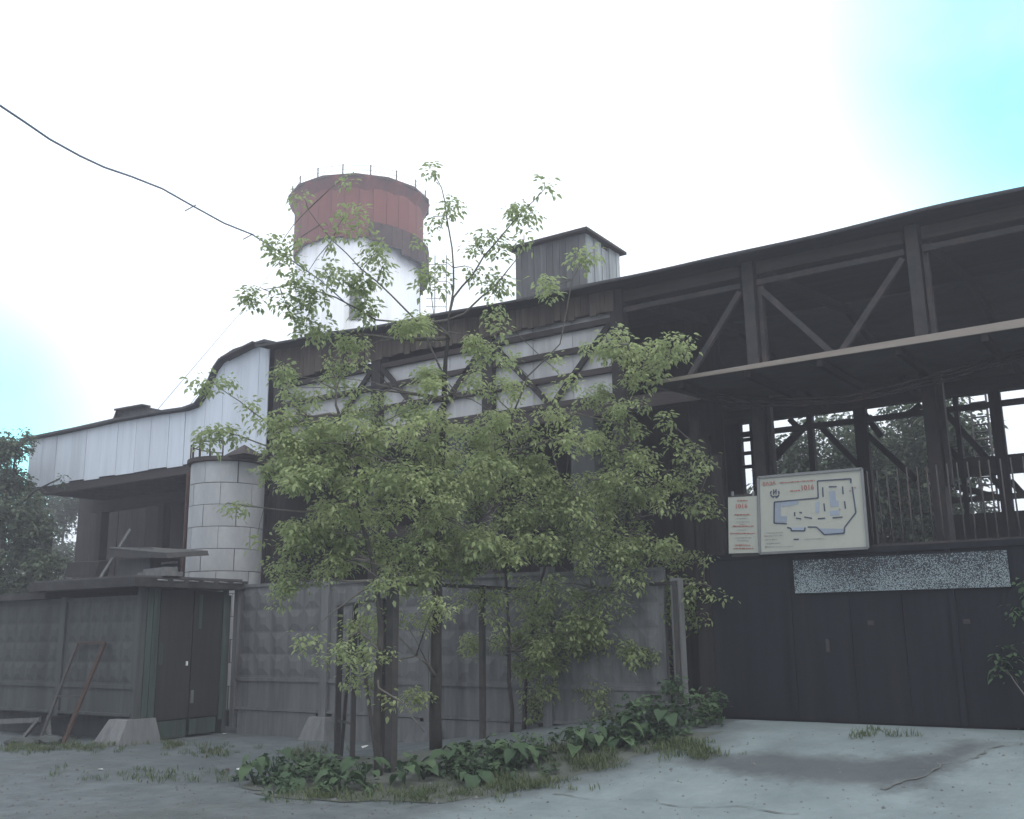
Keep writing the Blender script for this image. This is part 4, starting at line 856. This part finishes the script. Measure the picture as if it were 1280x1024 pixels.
sapling('pale stemmed sapling at the right end of the fence under the canopy edge', None, 0,
    [(772, 915, 15.8), (775, 820, 15.8), (782, 700, 15.7), (786, 600, 15.6), (784, 500, 15.5), (785, 430, 15.4)],
    [(780, 540, 50, 50, 15.5, .6, 62, .45), (800, 460, 32, 40, 15.4, .5, 34, .5), (760, 430, 26, 20, 15.4, .4, 16, .5), (735, 600, 45, 40, 15.5, .6, 34, .45), (770, 660, 62, 62, 15.5, .7, 66, .35), (820, 600, 45, 45, 15.4, .6, 36, .4), (740, 735, 75, 40, 15.3, .7, 44, .15), (820, 720, 55, 40, 15.3, .6, 32, .15), (790, 800, 85, 60, 15.4, .5, 80, .0), (760, 860, 75, 35, 15.5, .4, 55, .0), (735, 780, 60, 45, 15.5, .5, 40, .1), (720, 690, 40, 50, 15.3, .6, 34, .35), (720, 520, 22, 20, 15.4, .4, 10, .5)],
    [([(785, 480, 15.5), (815, 460, 15.4), (840, 440, 15.3), (855, 425, 15.3)], [(848, 432, 15.3, 5, 8, .5), (835, 445, 15.3, 3, 7, .5), (860, 424, 15.3, 1, 3, .5)]),
     ([(786, 650, 15.6), (830, 640, 15.4), (870, 630, 15.2), (890, 580, 15.1)], [(885, 580, 15.1, 3, 9, .3), (850, 560, 15.3, 4, 12, .35), (872, 632, 15.2, 5, 14, .3), (840, 530, 15.3, 3, 12, .4), (890, 635, 15.2, 2, 6, .25)]),
     ([(786, 720, 15.6), (840, 730, 15.1), (880, 730, 14.8), (915, 742, 14.7)], [(890, 730, 14.8, 3, 12, .35), (912, 740, 14.7, 3, 8, .35), (886, 765, 14.8, 1, 3, .45), (862, 738, 15.0, 4, 14, .35), (880, 700, 14.8, 2, 9, .3)])], .055)
sapling('slender sapling with few branches between the two right pen poles', None, 0,
    [(655, 930, 15.9), (658, 850, 15.9), (668, 760, 15.8), (700, 640, 15.6), (712, 560, 15.5)],
    [(700, 600, 40, 40, 15.5, .5, 34, .5), (680, 780, 45, 40, 15.4, .5, 24, .4), (705, 830, 40, 40, 15.6, .5, 14, .35)],
    [([(700, 600, 15.5), (690, 560, 15.5), (650, 520, 15.4)], [(668, 540, 15.4, 3, 10, .5)])], .04)

# ------------------------------------------------------------------ other trees
def tree(name, label, base, h, blobs, tints, mat, scale, group=None, r0=.16, lib=SPR):
    t = thing(name, label, 'tree', base, group); base = Vector(base)
    cz = sum(b[0].z for b in blobs)/len(blobs); tp = Vector((base.x, base.y, cz))
    tk = wob(base, tp, 5, .1); MB().tube(tk, [r0*(1-.7*i/5) for i in range(6)], 8).build('trunk', m_bark, t)
    br = MB(); it = []
    for c, r, n in blobs:
        s = min(tk, key=lambda q: (q-c).length+max(0, q.z-c.z)); br.tube(wob(s, c, 3, .15), [r0*.4, r0*.3, r0*.2, r0*.08], 5)
        for k in range(int(n*.72)):
            d = Vector((random.gauss(0, 1), random.gauss(0, 1), random.gauss(0, 1))); d = d.normalized()*random.random()**.4
            it.append((c+Vector((d.x*r[0], d.y*r[0], d.z*r[1])), scale*random.uniform(.8, 1.3), random.uniform(*tints)))
    br.build('branches', m_bark, t); leafmesh('crown', it, mat, t, lib); return t
b0 = at(8, 700, 'Y', 14.9)
tree('leafy_tree', 'dark green tree at the left edge behind the shed', (b0.x-.4, 14.9, 0), 6,
    [(at(x, y, 'Y', 14.9+random.uniform(-.6, .6)), (r, r*.8), n) for x, y, r, n in [(-8, 560, .7, 70), (22, 552, .4, 26), (-10, 620, 1.0, 120), (25, 640, .7, 70), (15, 600, .5, 40), (-8, 690, 1.0, 80), (25, 690, .65, 40), (40, 615, .3, 8), (-50, 580, 1.2, 80), (-60, 680, 1.3, 80), (48, 660, .45, 22), (58, 705, .45, 30), (5, 730, .6, 50), (35, 728, .5, 40), (75, 598, .16, 2)]], (.1, .7), m_leafd, 1.2, 'trees beyond the buildings')
it = [(at(x+random.gauss(0, 4), y+random.gauss(0, 4), 'Y', 15.2), .6, .4) for x, y in [(60, 598), (78, 596), (45, 588), (70, 600)]]
b1 = at(80, 660, 'Y', 30)
tree('leafy_tree', 'small tree showing under the white gallery at the left', (b1.x, 30, 0), 6,
    [(at(x, y, 'Y', 30), (r, r*.8), n) for x, y, r, n in [(60, 690, 1.6, 90), (95, 705, 1.4, 70), (85, 640, 1.5, 40), (40, 660, 1.6, 70), (60, 625, 1.4, 60), (100, 615, 1.2, 50)]], (0, .5), m_leafd, 2.0, 'trees beyond the buildings')
for (px, yy, lab, bl) in [
    (1040, 37, 'dense dark tree beyond the hall, seen above the plan board', [(1000, 570, 1.7, 70), (1050, 560, 1.9, 90), (1030, 620, 2.0, 110), (980, 600, 1.3, 50), (1085, 590, 1.7, 80), (1060, 660, 2.2, 110), (1000, 660, 2, 90)]),
    (1130, 39, 'tall dark tree beyond the hall between the front posts', [(1120, 545, 2.0, 100), (1150, 590, 2.0, 110), (1110, 610, 1.9, 100), (1130, 650, 2.3, 120), (1160, 540, 1.4, 60), (1100, 670, 2.0, 90)]),
    (1195, 36, 'thin grey-green tree beside the ladder beyond the hall', [(1200, 535, 1.0, 26), (1190, 570, 1.1, 34), (1215, 560, .7, 16), (1185, 510, .8, 18), (1180, 630, 1.5, 60), (1195, 665, 1.6, 60)])]:
    p = at(px, 700, 'Y', yy)
    tree('leafy_tree', lab, (p.x, yy, 0), 8, [(at(x, y, 'Y', yy+random.uniform(-1, 1)), (r, r*.85), n) for x, y, r, n in bl], (0, .8), m_leafd, 2.1, 'trees beyond the buildings', .22)
# distant ladder seen through the hall
lq = [at(1228, 640, 'Y', 34), at(1249, 640, 'Y', 34)]
lad = thing('far_ladder', 'thin metal ladder standing against the sky beyond the hall', 'ladder', (lq[0].x, 34, 0))
zt = at(1240, 478, 'Y', 34).z
for q in lq: MB().tube([(q.x, 34, 0), (q.x, 34, zt)], .035, 5).build('rail', m_iron, lad)
z = 3.0
while z < zt: MB().tube([(lq[0].x, 34, z), (lq[1].x, 34, z)], .028, 4).build('rung', m_iron, lad); z += .24
# shrub at the right edge in front of the gate
shp = gpt(1330, 925)
sh_ = thing('roadside_shrub', 'green shrub poking in at the right edge before the gate', 'shrub', shp)
it = []; br = MB()
for x, y, d, n, sp in [(1290, 715, 12.6, 10, 14), (1272, 760, 12.6, 5, 8), (1300, 790, 12.6, 12, 18), (1268, 838, 12.5, 6, 9), (1255, 832, 12.5, 3, 6), (1300, 860, 12.5, 14, 16), (1330, 760, 12.7, 45, 25), (1340, 850, 12.7, 60, 28), (1320, 890, 12.6, 40, 20)]:
    c = dep(x, y, d); br.tube(wob(shp, c, 4, .04), [.015, .012, .01, .007, .004], 5)
    for k in range(n): it.append((dep(x+random.gauss(0, sp), y+random.gauss(0, sp), d+random.uniform(-.2, .2)), random.uniform(.7, 1), random.uniform(.2, .6)))
br.build('stems', m_twig, sh_); leafmesh('foliage', it, m_weed, sh_)

# ------------------------------------------------------------------ weeds
def burdock_leaf(seed):
    rg = random.Random(seed); n = 9; b = MB(); L = .26; vs_, fs_ = [], []
    for i in range(n+1):
        t = i/n; wd = .105*math.sin(math.pi*min(1, t*.93+.12))**.7*(1.15-.3*t); z = .03*math.sin(t*3)-.16*t*t; x = -.04+L*t
        vs_ += [(x, -wd, z+.025+rg.uniform(-.008, .008)), (x, 0, z), (x, wd, z+.025+rg.uniform(-.008, .008))]
    for i in range(n):
        a = 3*i; fs_ += [(a, a+1, a+4, a+3), (a+1, a+2, a+5, a+4)]
    m = bpy.data.meshes.new('leaf'); m.from_pydata(vs_, [], fs_); m.polygons.foreach_set('use_smooth', [True]*len(fs_))
    at_ = m.attributes.new('tint', 'FLOAT', 'POINT'); at_.data.foreach_set('value', [.2+.3*(seed % 3)]*len(vs_)); m.materials.append(m_weed); return m
BL = [burdock_leaf(i) for i in range(5)]
spots = [(318, 982, 'at the left tip of the verge'), (345, 975, 'second from the left tip of the verge'), (372, 985, 'low by the kerbless left verge edge'), (400, 970, 'below the open pen gate leaf'), (425, 990, 'in front of the open pen gate leaf'), (455, 985, 'just left of the leaning trunk'), (505, 985, 'just right of the pen corner post'), (530, 975, 'between corner post and dark trunk'), (560, 965, 'below the dark sapling trunk'), (590, 980, 'on the road edge below the second pole'), (615, 962, 'before the second pen pole'), (645, 965, 'with tall leaves right of the second pole'), (665, 955, 'at the right end of the near verge'), (575, 945, 'behind the dark trunk foot'), (630, 945, 'behind the verge near the third pole'), (775, 935, 'at the road edge before the fence end'), (800, 925, 'beside the bushy weeds near the gate post'), (835, 920, 'left of the gate post foot'), (720, 945, 'below the third pen pole'), (745, 938, 'right of the third pen pole')]
for x, y, wh_ in spots:
    g = gpt(x, y); t = thing('burdock_plant', 'broad-leaved green weed '+wh_, 'weed', g, 'burdock weeds on the verge'); h = random.uniform(.16, .34)
    for k in range(random.randint(7, 10)):
        a = k*2.4+random.uniform(-.4, .4); r = random.uniform(.05, .2); z = h*random.uniform(.4, 1.15); s = random.uniform(.45, .95)
        piece(random.choice(BL), 'leaf', t, g+Vector((r*math.cos(a), r*math.sin(a), z)), (random.uniform(-.3, .3), random.uniform(-.2, .5), a), (s, s, s))
    st = MB()
    for k in range(4): st.tube([g, g+Vector((random.uniform(-.12, .12), random.uniform(-.12, .12), h*.9))], [.012, .006], 5)
    st.build('stalks', m_weed, t)
def weedmass(name, regions, kind_items, mat, lib, sc0, sc1):
    it = []
    for (x, y, rx_, ry_, h, n) in regions:
        for k in range(n):
            u, v = random.gauss(0, .5), random.gauss(0, .5); g = gpt(x+u*rx_, y+v*ry_); it.append((g+Vector((0, 0, .04+h*random.random()**1.1*max(.15, 1-u*u-v*v))), random.uniform(sc0, sc1), random.uniform(0, .9)))
    o = leafmesh(name, it, mat, None, lib); o['kind'] = 'stuff'; return o
o = weedmass('undergrowth', [(395, 978, 85, 18, .3, 75), (600, 962, 80, 20, .26, 70), (795, 922, 60, 14, .6, 80), (850, 905, 45, 12, .62, 50), (892, 905, 22, 8, .5, 24), (720, 932, 60, 10, .2, 20), (340, 978, 40, 10, .15, 16)], 0, m_weed, BRD, .4, .95)
tag(o, 'low green undergrowth along the verge and gate post', 'weeds')
def blades(n=14):
    V = []; rg = np.random.default_rng(n)
    for k in range(n):
        a = rg.uniform(0, 6.3); l = rg.uniform(.06, .14); q = leaflet(l, .012, .1) @ ry(-rg.uniform(.7, 1.4)).T @ rz(a).T; V.append(q+np.array((rg.uniform(-.08, .08), rg.uniform(-.08, .08), 0)))
    return np.concatenate(V)
GB = [blades(n) for n in (12, 14, 16, 18)]
it = []
for (x, y, rx_, ry_, n) in [(260, 942, 60, 8, 40), (90, 936, 60, 8, 80), (20, 938, 40, 6, 40), (170, 972, 110, 9, 22), (230, 973, 90, 9, 18), (340, 910, 30, 6, 50), (640, 983, 80, 10, 90), (520, 998, 90, 8, 60), (740, 955, 50, 10, 60), (850, 935, 40, 8, 60), (1100, 920, 50, 5, 12), (380, 945, 40, 8, 50), (700, 940, 80, 10, 80), (400, 998, 60, 6, 40), (870, 945, 40, 6, 40), (215, 932, 30, 4, 30)]:
    for k in range(n): g = gpt(x+random.gauss(0, .5)*rx_, y+random.gauss(0, .5)*ry_); it.append((g+Vector((0, 0, .01)), random.uniform(.5, 1.1), random.uniform(0, 1)))
o = leafmesh('grass', it, m_grass, None, GB); o['kind'] = 'stuff'; tag(o, 'thin grass tufts on the dirt and along the verge', 'grass')

# ------------------------------------------------------------------ loose gravel on the dirt
gv = MB()
for k in range(900):
    x, y = (random.uniform(-20, 640), random.uniform(925, 1030)) if k < 650 else (random.uniform(560, 1280), random.uniform(915, 1030))
    g = gpt(x, y); r = random.uniform(.008, .022)*(1.7 if random.random() < .06 else 1); a = random.uniform(0, 6); c, s_ = math.cos(a)*r, math.sin(a)*r
    gv.add([g+Vector((c, s_, .005)), g+Vector((-s_, c*1.3, .005)), g+Vector((-c, -s_, .005)), g+Vector((s_, -c, .005)), g+Vector((0, 0, .008+r*.7))], [(0, 1, 4), (1, 2, 4), (2, 3, 4), (3, 0, 4)])
o = gv.build('gravel', m_conc, None, kind='stuff'); tag(o, 'small loose stones scattered over dirt and road', 'gravel')

# ------------------------------------------------------------------ litter
def scrap(px, s, lab, mat):
    g = gpt(*px); b = MB(); vs_ = [(g.x+random.uniform(-s, s), g.y+random.uniform(-s, s), g.z+random.uniform(.01, s*.7)) for k in range(7)]
    bmx = bmesh.new(); [bmx.verts.new(v) for v in vs_]; bmesh.ops.convex_hull(bmx, input=bmx.verts); me = bpy.data.meshes.new('litter'); bmx.to_mesh(me); bmx.free(); me.materials.append(mat)
    o = bpy.data.objects.new('paper_scrap', me); COL.objects.link(o); tag(o, lab, 'litter')
scrap((456, 936), .1, 'white paper scrap behind the open pen gate leaf', m_litter)
scrap((301, 964), .07, 'white paper scrap left of the verge weeds', m_litter)
scrap((285, 964), .07, 'reddish scrap beside the paper left of the verge', m_rust)
scrap((125, 963), .04, 'tiny white scrap on the dirt before the shed', m_litter)
scrap((280, 918), .05, 'small pale scrap below the shed door', m_litter)

# ------------------------------------------------------------------ hazy air, added to lift the darks like a veil of lens glare
hz = MB().box((-185, -105, -1.2), (145, 185, 33)).build('haze', None); hz['kind'] = 'stuff'
hm = bpy.data.materials.new('haze'); hm.use_nodes = True; ht = hm.node_tree; ht.nodes.clear()
ho = ht.nodes.new('ShaderNodeOutputMaterial'); hv = ht.nodes.new('ShaderNodeVolumePrincipled')
hv.inputs['Color'].default_value = (.90, .89, 1, 1); hv.inputs['Density'].default_value = .0042; hv.inputs['Anisotropy'].default_value = .2
ht.links.new(hv.outputs[0], ho.inputs['Volume']); hz.data.materials.append(hm)
tag(hz, 'thin pale haze added over the whole yard as a veil of lens glare', 'haze')
